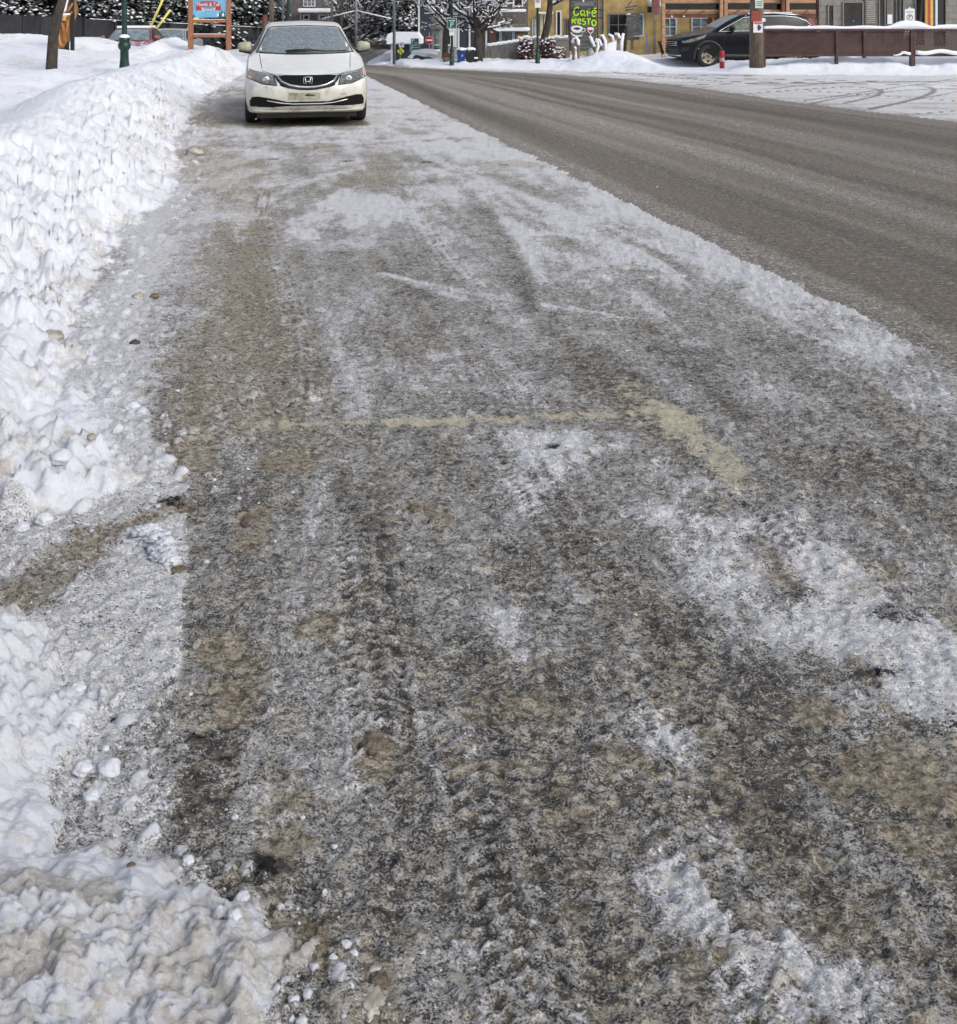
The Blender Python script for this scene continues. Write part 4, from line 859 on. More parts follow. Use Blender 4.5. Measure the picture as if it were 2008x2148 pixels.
for x, h in ((460, 12), (465, 17), (470, 13), (406, 6)):
    for j in range(3): q.prism([bp(x-4+j, 36-h*j*.28), bp(x+4-j, 36-h*j*.28), bp(x, 36-h*(j*.28+.45))], .022, .029)
q.build('printed_trees', mat('print_green', (.02, .16, .17), .6), pb)
q = MB(); q.blob((bp(457, 31)[0], .025, bp(457, 31)[1]), (.035, .005, .06), 1, 2, .02); q.blob((bp(467.5, 31)[0], .024, bp(467, 31)[1]), (.04, .005, .055), 1, 2, .02); q.build('printed_snow', M_white, pb)
# ---- yellow guy-wire guards
for (a, c, lab, wire) in [((313, 62), (341, 0), 'leftmost steep yellow guy-wire guard rising behind the silver car', None), ((326, 63), (357.5, 20), 'second yellow guy-wire guard ending in a bare dark wire', (372, 0)),
                    ((375, 86), (411, 37), 'upper of the two low yellow guards passing behind the banner post', None), ((378, 88), (415, 37), 'lower of the two low yellow guards passing behind the banner post', None)]:
    Yg = 40.5 if a[0] < 350 else 41.5; r = empty('guy_wire', P(*a, Yg), label=lab, cat='guy wire', group='yellow guy-wire guards')
    d_ = P(*c, Yg)-P(*a, Yg); MB().tube([-d_*.35, d_*(1 if wire else 1.6)], .05, 8).build('guard', M_yel, r)
    e = (P(*(wire or c), Yg)-P(*a, Yg))*(3 if wire else 4); MB().tube([d_*.95, (P(*wire, Yg)-P(*a, Yg)) if wire else d_*1.8, e], .014, 5).build('wire', M_black, r)
# ---- dark fabric fence and the snow-laden evergreens behind it
A0, A1 = Vector((XP(-60, 41), 41, -.5)), Vector((XP(600, 58), 58, -.6))
r = empty('privacy_fence', A0, label='long black fabric fence behind the parked red and silver cars', cat='fence')
M_fab = mat('black_fabric', (.017, .018, .024), .85, var=.3, scale=2, bump=.4, bd=.03)
n = 60; vs = []; fs = []
for i in range(n+1):
    f = i/n; p = A0.lerp(A1, f)-A0; top = 2.20-.78*f+.02*math.sin(i*1.7); wv = .05*math.sin(i*.9)
    vs += [(p.x, p.y+wv, 0), (p.x, p.y+wv, top), (p.x+.02, p.y+wv+.03, 0), (p.x+.02, p.y+wv+.03, top)]
for i in range(n): a = i*4; fs += [(a, a+4, a+5, a+1), (a+2, a+3, a+7, a+6), (a+1, a+5, a+7, a+3)]
MB().add(vs, fs, True).build('fabric', M_fab, r)
for i in range(9):
    f = i/8; p = A0.lerp(A1, f)-A0; MB().tube([(p.x, p.y-.07, 0), (p.x, p.y-.07, 2.24-.78*f)], .035, 8).build('post', M_black, r)
b = MB(); b.tube([((A1-A0)*f+Vector((0, -.02, 2.22-.78*f)))for f in (.3, .5, .7, .9)], .02, 6); b.build('snow_line', M_snowcap, r)
def evergreen(name, loc, H, W, seed, label, group, snow=.4, dens=1.0, fm=None):
    rnd = random.Random(seed); r = empty(name, loc, label=label, cat='tree', group=group)
    MB().tube([(0, 0, 0), (0, 0, H)], [.16, .02], 8).build('trunk', M_barkd, r)
    f = MB(); s = MB()
    for i in range(int(2600*dens)):
        z = rnd.random()**1.25*H; rr = W*(1-(z/H)**1.4)*(.25+.75*rnd.random()**.45)*(.8+.35*math.sin(z*5+seed)); an = rnd.uniform(0, 6.283)
        rr *= .85+.25*math.sin(an*3+seed+z*2); p = Vector((rr*math.cos(an), rr*math.sin(an), z)); out = Vector((math.cos(an), math.sin(an), -.25+rnd.uniform(-.5, .3))).normalized()
        sd = out.cross(Vector((0, 0, 1))).normalized(); L = rnd.uniform(.16, .36); wd = L*rnd.uniform(.25, .5); up = Vector((0, 0, rnd.uniform(-.05, .05)))
        f.add([p-sd*wd+up, p+out*L*.5-sd*wd*.7, p+out*L, p+out*L*.5+sd*wd*.7, p+sd*wd-up, p-out*L*.3+Vector((0, 0, .04))], [(0, 1, 2, 3, 4, 5)])
        if rnd.random() < snow*(.35+.65*(math.sin(p.x*2.3+seed)*math.sin(p.z*3.1+p.y) > -.2)):
            q = p+out*L*.45+Vector((0, 0, .03)); a1 = rnd.uniform(.05, .11)
            s.add([q-sd*a1-out*a1, q+sd*a1*.8-out*a1*1.1, q+sd*a1+out*a1*1.4, q-sd*a1*.9+out*a1*1.2, q+Vector((0, 0, a1*.7))], [(0, 1, 4), (1, 2, 4), (2, 3, 4), (3, 0, 4), (3, 2, 1, 0)], True)
    f.build('foliage', fm or mat('evergreen_needles', (.016, .022, .017), .8, var=.5, scale=3), r, False)
    s.build('foliage_snow', M_snowcap, r, False); return r
ev = evergreen('evergreen', (0, 0, 0), 6.5, 2.3, 5, 'x', 'snowy evergreens behind the black fence', .42)
ev2 = evergreen('evergreen', (0, 0, 0), 5.5, 2.0, 9, 'x', 'snowy evergreens behind the black fence', .55)
spots = [(-30, 45, 'at the far left end of the fence'), (45, 46, 'behind the fence left of the leaning trunk'), (118, 47, 'directly behind the wood carving'), (190, 48, 'behind the fence, left of the green lamp post'),
         (262, 49.5, 'directly behind the green lamp post'), (322, 51, 'above the silver car, behind the guy wires'), (385, 53, 'just left of the banner frame'), (445, 55, 'directly behind the banner'),
         (505, 57, 'between the banner and the white sedan'), (555, 60, 'above the left edge of the white sedan roof')]
for i, (px, Y, lab) in enumerate(spots):
    o = (ev, ev2)[i] if i < 2 else copy_tree((ev, ev2)[i % 2]); o.location = (XP(px, Y), Y, -.6); o.rotation_euler = (0, 0, i*1.3); s_ = .9+.25*((i*7) % 5)/5; o.scale = (s_*1.1, s_*1.1, s_)
    o['label'] = 'snow-laden dark evergreen '+lab
ev3 = evergreen('evergreen', (0, 0, 0), 6.0, 2.0, 15, 'x', 'x', .55, 1.0, mat('frosted_needles', (.060, .060, .056), .8, var=.4))
for i, (px, Y, lab) in enumerate([(722, 66, 'beside the lane seen over the white sedan'), (806, 60, 'behind the grey pole and the shed roof'), (850, 56, 'rising over the small dark shed'), (800, 74, 'high on the wooded slope')]):
    o = ev3 if i == 0 else copy_tree(ev3); o.location = (XP(px, Y), Y, .2+(.6 if i == 3 else 0)); o.rotation_euler = (0, 0, i*2.1); o['group'] = 'snowy evergreens below the wooded slope'; o['label'] = 'frosted evergreen '+lab
# ---- wooded slope
hx = np.linspace(-110, 90, 90); hy = np.concatenate([np.linspace(60, 130, 40), [170, 260]]); vs = []; fs = []
for yy in hy:
    for xx in hx: vs.append((xx, yy, -.6+.62*max(0, yy-66)*(1-.3*math.exp(-((xx+3)/6)**2)*(yy < 90))+1.2*math.sin(xx*.21)*math.sin(yy*.13)*(yy > 70)))
nx = len(hx)
for i in range(len(hy)-1):
    for j in range(nx-1): fs.append((i*nx+j, i*nx+j+1, (i+1)*nx+j+1, (i+1)*nx+j))
M_hill = NT('wooded_slope_ground'); _n = M_hill.noise(1.6, 9, .75, M_hill.mul(M_hill.co(), (1, .5, .6)))
M_hill.base(M_hill.mix(M_hill.step(_n, .48, .60), (.085, .080, .078), (.42, .43, .46)), .9); M_hill = M_hill.m
tag(MB().add(vs, fs, True).build('hill', M_hill), 'wooded snowy slope closing the view', kind='structure')
rnd = random.Random(77); tw = MB(); ts = MB()
for i in range(2600):
    Y = 61+rnd.random()**1.5*26; x = rnd.uniform(-.30, .05)*Y; z0 = -.6+.5*max(0, Y-66); L = rnd.uniform(.8, 3.4); p = Vector((x, Y, z0+rnd.uniform(0, 2.2))); dd = Vector((rnd.uniform(-.9, .9), rnd.uniform(-.4, .4), rnd.uniform(.25, 1.3))).normalized()
    m1_ = p+dd*L*.5+Vector((rnd.uniform(-.15, .15), 0, rnd.uniform(-.1, .2))); e = p+dd*L+Vector((rnd.uniform(-.3, .3), 0, .1)); rr = rnd.uniform(.012, .04)
    tw.tube([p, m1_, e], [rr, rr*.8, rr*.3], 3, cap=False)
    if rnd.random() < .42: up = Vector((0, 0, rr*1.1)); ts.tube([p+up, m1_+up*1.3, e+up], [rr*.6, rr*.9, rr*.3], 3, cap=False)
ro = tag(tw.build('woodland', mat('bare_twigs', (.10, .085, .078), .9, var=.4, scale=1), None, False), 'bare grey-brown woodland covering the slope beyond the street', 'woodland', kind='stuff')
ts.build('woodland_snow', M_snowcap, ro, False)
base = bare_tree('woodland_tree', (0, 0, 0), [(0, 0, -.3), (.05, 0, 1), (0, .1, 2.2), (.1, .1, 3.6), (.2, 0, 5.5)], 'x', 101, 12, .13, 5, 2.8, .7, 3, snow=.6, nsub=4, group='bare trees at the edge of the wooded slope', barkm=mat('grey_bark', (.10, .088, .08), .9, var=.4), sh=1.3)
for i, (px, Y, lab) in enumerate([(715, 60, 'bare tree just right of the white sedan roof, above its mirror'), (735, 70, 'bare tree between the sedan roof and the snowed-in car'), (765, 64, 'bare tree behind the snowed-in car'), (795, 68, 'bare tree left of the tall grey pole'),
                                  (835, 62, 'bare tree behind the small dark shed'), (660, 62, 'bare tree above the middle of the sedan roof'), (622, 66, 'bare tree above the sedan roof near the distant lamp post'), (868, 66, 'bare tree between the shed and the navy house')]):
    o = base if i == 0 else copy_tree(base); o.location = (XP(px, Y), Y, -.1); o.rotation_euler = (0, 0, i*1.9); s_ = .85+.3*((i*3) % 4)/4; o.scale = (s_, s_, s_); o['label'] = lab
# ---- poles above and beside the sedan
def pole(px, Y, rad, top, label, m, pyb=None, name='pole', cat='pole', arms=False):
    r = empty(name, (XP(px, Y), Y, (ZP(pyb, Y) if pyb else 0)-.1), label=label, cat=cat)
    MB().tube([(0, 0, 0), (0, 0, top)], [rad, rad*.85], 10).build('shaft', m, r)
    if arms:
        for s_ in (-1, 1): MB().tube([(0, 0, 2.0), (s_*.9, .2, 1.78), (s_*1.9, .3, 1.55)], .035, 6).build('snowy_cable', M_snowcap, r)
    return r
pole(827, 29.5, .048, 5, 'pale green-grey metal pole in front of the small dark shed', M_grm, 128)
pole(570, 46, .13, 6, 'brown wooden pole above the left corner of the sedan roof', M_wood)
pole(556, 45, .14, 1.75, 'short red-brown post above the left corner of the sedan roof', M_redw)
pole(594, 48, .06, 6, 'thin grey pole just left of the distant lamp post', M_grm)
pole(696, 47, .06, 6, 'thin olive pole above the right end of the sedan roof', M_grm)
pole(747, 52, .07, 5, 'grey pole carrying snow-covered cables beyond the sedan mirror', mat('pale_pole', (.30, .30, .30), .7), arms=True)
# ---- house above the sedan roof
def bld(name, label, px0, px1, Y, depth, H, wall, cat='house', z0=-.4):
    x0, x1 = XP(px0, Y), XP(px1, Y); r = empty(name, ((x0+x1)/2, Y, z0), label=label, cat=cat)
    w2 = (x1-x0)/2; MB().box(-w2, w2, 0, depth, 0, H).build('wall', wall, r)
    rf = MB(); rf.prism([(-w2-.35, H-.05), (0, H+min(2.6, w2*.8)), (w2+.35, H-.05)], -.35, depth+.35); rf.build('roof', M_snowcap, r)
    return r
def win(r, px0, px1, py0, py1, Y, frame=None, glass=None, fw=.06, bars=(1, 1), cut=.03, name='window'):
    L = r.location; x0, x1, z0, z1 = XP(px0, Y)-L.x, XP(px1, Y)-L.x, ZP(py1, Y)-L.z, ZP(py0, Y)-L.z; y = Y-L.y
    f = MB()
    f.box(x0, x0+fw, y-cut-.03, y-.002, z0, z1); f.box(x1-fw, x1, y-cut-.03, y-.002, z0, z1); f.box(x0+fw, x1-fw, y-cut-.028, y-.002, z1-fw, z1); f.box(x0+fw, x1-fw, y-cut-.05, y-.002, z0, z0+fw)
    for i in range(1, bars[0]): xx = x0+(x1-x0)*i/bars[0]; f.box(xx-fw*.3, xx+fw*.3, y-cut-.02, y-.004, z0+fw, z1-fw)
    for i in range(1, bars[1]): zz = z0+(z1-z0)*i/bars[1]; f.box(x0+fw, x1-fw, y-cut-.018, y-.005, zz-fw*.3, zz+fw*.3)
    o = f.build(name, frame or M_whitep, r); g_ = MB(); g_.box(x0+fw*.9, x1-fw*.9, y-.012, y-.003, z0+fw*.9, z1-fw*.9); g_.build('pane', glass or M_blind, o); return o
r = bld('house', 'grey-brown house with snow-covered porch roof above the white sedan', 604, 700, 60, 7, 5.5, mat('grey_brown_siding', (.13, .12, .115), .8, var=.3))
panel(626, 694, 17, 26, 59, 1.1, M_snowcap, 'porch_roof', r, .1, -.3)
for px in (630, 648, 668, 688): panel(px-1.5, px+1.5, 26, 48, 58.8, .1, M_greyw, 'porch_post', r, .01)
win(r, 636, 662, -6, 14, 60, glass=M_bluegl, bars=(3, 2)); win(r, 636, 650, 30, 42, 60); win(r, 670, 684, 30, 42, 60)
# ---- small dark shed and road signs in front
Y = 35.5; r = empty('shed', (XP(848, Y), Y, -.2), label='small navy shed under a thick snow roof behind the road signs', cat='shed')
panel(824, 882, 88, 140, Y, 2.2, M_navy, 'wall', r); panel(820, 824, 88, 140, Y, .12, M_whitep, 'corner_board', r, .004, -.03)
b = MB(); w2 = XP(884, Y)-XP(848, Y); b.prism([(-w2, ZP(92, Y)+.2), (-w2+.02, ZP(72, Y)+.2), (-w2+.16, ZP(68, Y)+.2), (w2-.16, ZP(68, Y)+.2), (w2, ZP(80, Y)+.2), (w2, ZP(92, Y)+.2)], -.15, 2.3); b.build('roof_snow', M_snowcap, r)
panel(822, 884, 91, 93.5, Y, .03, M_greyw, 'eave', r, .003, -.19)
def sign_post(px, pyb, Y, h, label, rad=.018, m=None, name='road_sign', cat='sign', group=None):
    z = ZP(pyb, Y); r = empty(name, (XP(px, Y), Y, z-.1), label=label, cat=cat, group=group); MB().tube([(0, 0, 0), (0, 0, h+.1)], rad, 10).build('post', m or M_grm, r); return r
Y = 33; r = sign_post(840, 126, Y, .62, 'yellow-green diamond sign with two arrows under a white 30 plate')
d_ = MB(); c = (XP(841, Y)-r.location.x, ZP(107, Y)-r.location.z); s_ = 8*Y/2000; d_.prism([(c[0]-s_, c[1]), (c[0], c[1]-s_), (c[0]+s_, c[1]), (c[0], c[1]+s_)], -.035, -.02); o = d_.build('diamond_plate', M_dia, r)
for sx in (-1, 1):
    d_ = MB(); q = c[0]+sx*.03; d_.prism([(q-.011, c[1]-.05), (q+.011, c[1]-.05), (q+.011, c[1]+.05), (q-.011, c[1]+.05)], -.039, -.0355); zt_ = c[1]-sx*.05; d_.prism([(q-.028, zt_), (q+.028, zt_), (q, zt_-sx*.04)], -.0395, -.036); d_.build('arrow', M_ink, o)
o = panel(837, 848, 88, 99, Y, .014, M_white, 'speed_plate', r, .002, -.035); TX('30', .15, M_ink, o, loc=(XP(842.5, Y)-r.location.x, -.037, ZP(93.5, Y)-r.location.z), sx=.8)
Y = 32; r = sign_post(870, 131, Y, .8, 'pair of green parking plates stacked on one post beside the snow pile')
for (a, c_, w0, w1, tx) in ((80, 93, 862, 879, ('P', '→')), (94.5, 109, 860, 880.5, ('P', '→'))):
    o = panel(w0, w1, a, c_, Y, .014, M_white, 'parking_plate', r, .003, -.035); zc = ZP((a+c_)/2, Y)-r.location.z
    f_ = MB(); f_.box(XP(w0+.6, Y)-r.location.x, XP(w1-.6, Y)-r.location.x, -.038, -.0355, ZP(c_-.6, Y)-r.location.z, ZP(a+.6, Y)-r.location.z); f_.build('green_field', M_signg, o)
    TX('P', .19, M_white, o, loc=(XP(w0+4.6, Y)-r.location.x, -.040, zc+.01), depth=.002)
    f_ = MB(); xa, xb = XP(w0+8.5, Y)-r.location.x, XP(w1-2, Y)-r.location.x; zz = zc-.045 if a < 90 else zc+.04
    f_.box(xa, xb, -.040, -.0385, zz-.008, zz+.008)
    if a > 90: f_.box(XP(w0+2.5, Y)-r.location.x, xb, -.040, -.0385, zc-.085, zc-.07)
    f_.build('sign_line', M_white, o)
Y = 33.5; r = sign_post(901, 124, Y, .95, 'round red no-entry sign partly hidden by the grey porch post'); z = ZP(84, Y)-r.location.z
f_ = MB(); f_.lathe([(.001, -.012), (.138, -.012), (.145, -.006), (.145, .002), (.001, .002)], (0, -.03, z), 28, 'y'); o = f_.build('disc', M_red, r)
MB().box(-.10, .10, -.047, -.043, z-.026, z+.026, .001).build('white_bar', M_white, o)
f_ = MB(); f_.lathe([(.138, -.0135), (.145, -.0135), (.145, -.011)], (0, -.03, z), 28, 'y'); f_.build('rim', M_white, o)
# ---- green sign posts
def green_post(px, pyb, Y, h, label):
    r = sign_post(px, pyb, Y, h, label, .036, M_green, 'sign_post', 'sign', 'green sign posts on the far side'); MB().lathe([(.075, 0), (.07, .35), (.05, .38), (.075, .42), (.075, .46), (.04, .5)], n=14).build('base', M_green, r); return r
Y = 29.0; r = green_post(948, 129, Y, 3.4, 'green post carrying a green parking arrow plate above a white plate'); Lz = r.location.z
o = panel(938, 958.5, 37.5, 59, Y, .014, M_white, 'parking_plate', r, .003, -.055)
f_ = MB(); f_.box(XP(938.8, Y)-r.location.x, XP(957.7, Y)-r.location.x, -.058, -.0555, ZP(58.2, Y)-Lz, ZP(38.3, Y)-Lz); f_.build('green_field', M_signg, o)
TX('P', .20, M_white, o, loc=(0.0, -.060, ZP(52, Y)-Lz), depth=.002); f_ = MB(); za = ZP(43, Y)-Lz; f_.box(-.09, .06, -.0605, -.0585, za-.012, za+.012); f_.prism([(.05, za-.03), (.10, za), (.05, za+.03)], -.0610, -.0585); f_.build('arrow', M_white, o)
o = panel(943, 952.5, 60, 74, Y, .014, M_white, 'rule_plate', r, .003, -.055)
f_ = MB(); f_.lathe([(.034, 0), (.034, .004), (.024, .004), (.024, 0)], (0, -.060, ZP(64.5, Y)-Lz), 18, 'y'); f_.build('ring', M_ink, o)
r = green_post(1128, 129, Y, 3.4, 'green post with a white no-parking plate in front of the red-brown bushes'); Lz = r.location.z
o = panel(1122, 1134.5, -12, 16, Y, .014, M_white, 'rule_plate', r, .003, -.055)
f_ = MB(); f_.lathe([(.062, 0), (.062, .004), (.048, .004), (.048, 0)], (0, -.060, ZP(1.5, Y)-Lz), 22, 'y'); f_.bar((-.04, -.060, ZP(1.5, Y)-Lz+.04), (.04, -.060, ZP(1.5, Y)-Lz-.04), .01); f_.build('red_ring', M_red, o)
TX('P', .08, M_ink, o, loc=(0, -.0575, ZP(1.5, Y)-Lz), depth=.001)
# ---- navy house with a grey porch
Y = 37; r = bld('navy_house', 'dark navy house with white corner boards and a carved grey porch', 878, 996, Y, 8, 5.2, M_navy)
for a in (877.5, 960.5, 983.5): panel(a, a+3.5, -40, 112, Y, .05, M_whitep, 'corner_board', r, .004, -.055)
panel(925, 960, -40, 128, Y, .04, mat('pale_grey_boards', (.24, .235, .22), .8, var=.25, stretch=(6, 1, 1)), 'grey_boards', r, .004, -.045)
win(r, 932, 948, 55, 96, Y-.05, frame=M_whitep); win(r, 951, 958, 60, 98, Y-.05, frame=M_whitep)
Y = 33.8; L = r.location
M_porch = mat('grey_porch_wood', (.22, .215, .20), .8, var=.3, scale=4, bump=.5, bd=.02, snowtop=.05)
for a in (905.5, 921): panel(a, a+4.5, 60, 130, Y, .12, M_porch, 'porch_post', r, .01)
b = MB(); b.tube([(XP(904, Y)-L.x, Y-L.y, ZP(58, Y)-L.z), (XP(915, Y)-L.x, Y-L.y-.05, ZP(53, Y)-L.z), (XP(928, Y)-L.x, Y-L.y, ZP(55, Y)-L.z)], .13, 8); b.tube([(XP(906, Y)-L.x, Y-L.y, ZP(46, Y)-L.z), (XP(916, Y)-L.x, Y-L.y, ZP(44, Y)-L.z), (XP(927, Y)-L.x, Y-L.y, ZP(43, Y)-L.z)], .12, 8)
b.box(XP(905, Y)-L.x, XP(927, Y)-L.x, Y-L.y, Y-L.y+.3, ZP(42, Y)-L.z, ZP(28, Y)-L.z, .03); b.build('porch_gable', M_porch, r)
b = MB(); b.tube([(XP(896, Y)-L.x, Y-L.y, ZP(16, Y)-L.z), (XP(916, Y)-L.x, Y-L.y, ZP(24, Y)-L.z), (XP(930, Y)-L.x, Y-L.y+.1, ZP(22, Y)-L.z)], .10, 7); b.build('porch_snow', M_snowcap, r)
panel(909, 921, 66, 100, Y+.4, .02, M_bluegl, 'door_glass', r, .002); panel(909, 921, 93, 95, Y+.3, .03, M_white, 'rail', r, .003)
o_ = panel(905, 924, 107, 130, Y-.35, .3, mat('pale_box', (.33, .33, .30), .7, var=.2), 'porch_box', r, .02); panel(905, 923, 104, 108, Y-.38, .34, M_snowcap, 'box_snow', r, .05)
# ---- tarp-covered heap and log beside the porch
r = empty('covered_trailer', (XP(884, 31), 31, -.02), label='low dark tarpaulin-covered heap with snow on top beside the red no-entry sign', cat='trailer')
MB().blob((0, 0, .12), (.36, .3, .20), 3, 3, .12).build('tarpaulin', mat('black_tarp', (.018, .019, .02), .4, bump=.8, bd=.04, snowtop=.04), r)
b = MB(); b.blob((.1, .2, .38), (.42, .32, .14), 5, 3, .15); b.blob((-.2, .3, .25), (.25, .3, .12), 8, 3, .15); b.build('snow_cap', M_snowcap, r)
r = empty('log_planter', (XP(937, 29.6), 29.6, 0), label='hollow log planter at the foot of the curving tree', cat='planter')
MB().lathe([(.001, 0), (.10, 0), (.11, .15), (.105, .30), (.085, .30), (.08, .24), (.001, .24)], n=16).build('log', mat('log_bark', (.17, .14, .10), .9, bump=.6, bd=.02), r)
b = MB(); b.prism([(-.08, .28), (.10, .30), (.11, .40), (.02, .45), (-.09, .42)], -.03, .06); b.build('lid', mat('rust_lid', (.10, .04, .03), .7), r)
# ---- wheeled bins
def bin_(px0, px1, Y, h, m, label):
    w = (XP(px1, Y)-XP(px0, Y))/2; r = empty('wheelie_bin', (XP((px0+px1)/2, Y), Y, .10), label=label, cat='bin', group='wheeled bins by the far verge')
    b = MB(); vs = [(-w*.82, -w*.8, 0), (w*.82, -w*.8, 0), (w*.82, w*.8, 0), (-w*.82, w*.8, 0), (-w, -w, h), (w, -w, h), (w, w*1.1, h), (-w, w*1.1, h)]
    b.add(vs, [(0, 3, 2, 1), (0, 1, 5, 4), (1, 2, 6, 5), (2, 3, 7, 6), (3, 0, 4, 7), (4, 5, 6, 7)]); b.box(-w*1.03, w*1.03, -w*1.06, w*1.12, h-.06, h-.005, .01); b.build('bin_body', m, r)
    b = MB(); b.prism([(-w*1.06, h), (w*1.06, h), (w*.9, h+.06), (-w*.9, h+.06)], -w*1.1, w*1.15); b.build('lid', m, r)
    for s_ in (-1, 1): MB().lathe([(.001, -.02), (.07, -.02), (.07, .02), (.001, .02)], (s_*w*.8, w*.7, .05), 14, 'x').build('wheel', M_black, r)
    MB().blob((0, 0, h+.065), (w*1.25, w*1.25, .065), px0, 3, .08).build('snow_cap', M_snowcap, r); return r
r = bin_(959, 976, 29.4, .38, mat('blue_plastic', (.010, .040, .20), .45, var=.15), 'blue wheeled bin with a thick snow cap beside the parking sign post')
b = MB(); b.lathe([(.001, 0), (.03, 0), (.03, -.003), (.001, -.003)], (.03, -.135, .25), 12, 'y'); b.prism([(.02, .25), (.035, .25), (.06, .31), (.05, .315)], -.14, -.136); b.build('recycling_mark', mat('mark_blue', (.30, .45, .70), .5), r)
bin_(977, 996, 29.5, .38, mat('black_bin_plastic', (.012, .013, .014), .5), 'black wheeled bin next to the blue bin, behind the forked tree')
panel(983, 1003, 120, 123, 29.4, .2, M_snowcap, 'x', None).name = 'snow_ledge'; tag(bpy.data.objects['snow_ledge'], 'narrow snow-covered bench board beside the black bin', 'bench')
# ---- grey-brown house with blue shutters
Y = 38; r = bld('brown_house', 'grey-brown house with blue-shuttered window and snowy balcony', 997, 1108, Y, 8, 5.2, mat('brown_clapboard', (.115, .098, .085), .8, var=.3, scale=5, stretch=(.5, .5, 5), bump=.6, bd=.03))
win(r, 1054, 1073, 66, 92, Y, glass=M_bluegl, frame=M_greyw)
for a in (1047, 1074): panel(a, a+6.5, 65, 94, Y, .04, mat('pale_blue_shutter', (.36, .46, .56), .6), 'shutter', r, .004, -.05)
panel(1040, 1112, 57, 65, Y-.9, .9, M_snowcap, 'awning_snow', r, .06); panel(1040, 1112, 65, 67, Y-.85, .85, M_greyw, 'awning', r, .01)
panel(1036, 1104, 50, 54, Y-.9, .06, M_greyw, 'balcony_rail', r, .01, -.05); panel(1036, 1104, 18.5, 25, Y-.9, .5, M_snowcap, 'balcony_snow', r, .05)
for i in range(6): a = 1038+i*13; panel(a, a+2, 25, 50, Y-.9, .05, M_greyw, 'balcony_post', r, .004)
panel(1026, 1041, 60, 100, Y, .05, mat('rust_panel', (.20, .10, .07), .8), 'rust_panel', r, .004, -.06); panel(1082, 1100, 70, 90, Y, .05, mat('orange_panel', (.38, .17, .06), .8), 'orange_panel', r, .004, -.06)
win(r, 1042, 1064, -10, 14, Y, frame=M_whitep); win(r, 1076, 1098, -10, 14, Y, frame=M_whitep)
tag(panel(1018.5, 1022, 65, 130, 30.8, .05, M_white, 'white_post', None), 'slim white post at the left end of the plank fence', 'post')
# ---- plank fence with snow cap
Y = 30.6; r = empty('plank_fence', (XP(1055, Y), Y, 0), label='weathered vertical plank fence with a sloping snow cap beside the forked tree', cat='fence'); L = r.location
rnd = random.Random(4); b = MB()
for i in range(13):
    a = 1022+i*5; top = 95.5-(i/12)*9; b.box(XP(a, Y)-L.x, XP(a+4.7, Y)-L.x, rnd.uniform(0, .02), .045, -.05, ZP(top, Y), .006)
b.build('planks', M_greyw, r)
for a in (1021, 1086): panel(a, a+5, 84 if a > 1050 else 93, 132, Y, .1, M_greyw, 'post', r, .01, -.01)
b = MB(); b.tube([(XP(a, Y)-L.x, .03, ZP(94.5-(a-1022)/65*9.5, Y)+.012*math.sin(a)) for a in range(1021, 1090, 4)], .055, 8); b.build('snow_cap', M_snowcap, r)
# ---- yellow house
M_yelw = mat('yellow_render', (.40, .295, .12), .85, var=.25, scale=2.5, bump=.3, bd=.02, dirt=(.27, .20, .10))
Y = 41; r = bld('yellow_house', 'yellow rendered house with grey windows behind the cafe board', 1108, 1560, Y, 8, 5.5, M_yelw)
M_cream = mat('cream_frame', (.50, .48, .34), .7)
win(r, 1133, 1153, 26, 76, Y, frame=M_cream, glass=mat('ochre_glass', (.20, .15, .07), .3, var=.4), fw=.12, bars=(2, 1)); win(r, 1116, 1124, 40, 76, Y, frame=mat('pale_blue_shutter', (.36, .46, .56), .6), glass=M_bluegl)
win(r, 1166, 1178, 22, 76, Y, frame=M_whitep); win(r, 1184, 1196, 38, 76, Y, frame=M_greyw, bars=(2, 1)); win(r, 1276, 1318, 28, 76, Y, frame=M_greyw, bars=(2, 2)); win(r, 1330, 1351, 28, 76, Y, frame=M_whitep, glass=M_bluegl)
win(r, 1390, 1420, 36, 76, Y, frame=M_whitep, glass=M_bluegl, bars=(2, 2)); win(r, 1450, 1490, 36, 76, Y, frame=M_whitep, glass=M_bluegl, bars=(2, 2))
panel(1128, 1160, 25, 29, Y, .3, M_snowcap, 'window_snow', r, .03, -.32)
b = MB(); L = r.location; b.prism([(XP(1350, Y)-L.x, ZP(-6, Y)-L.z), (XP(1362, Y)-L.x, ZP(12, Y)-L.z), (XP(1385, Y)-L.x, ZP(13, Y)-L.z), (XP(1385, Y)-L.x, ZP(-6, Y)-L.z)], -1.0, -.3); b.build('lean_to_snow', M_snowcap, r)
panel(1357, 1368, 14, 26, Y, .3, M_black, 'wall_lamp', r, .02, -.4)
# low stone wall in front
r = empty('stone_wall', (XP(1140, 34.5), 34.5, -.1), label='low grey stone wall with snow on top behind the red-brown bushes', cat='wall'); 
panel(1086, 1196, 80, 130, 34.5, .35, M_stone, 'wall', r, .02); 
b = MB(); b.tube([(XP(a, 34.5)-r.location.x, .17, ZP(79+2*math.sin(a*.3), 34.5)-r.location.z) for a in range(1087, 1196, 5)], .07, 8); b.build('snow_cap', M_snowcap, r)
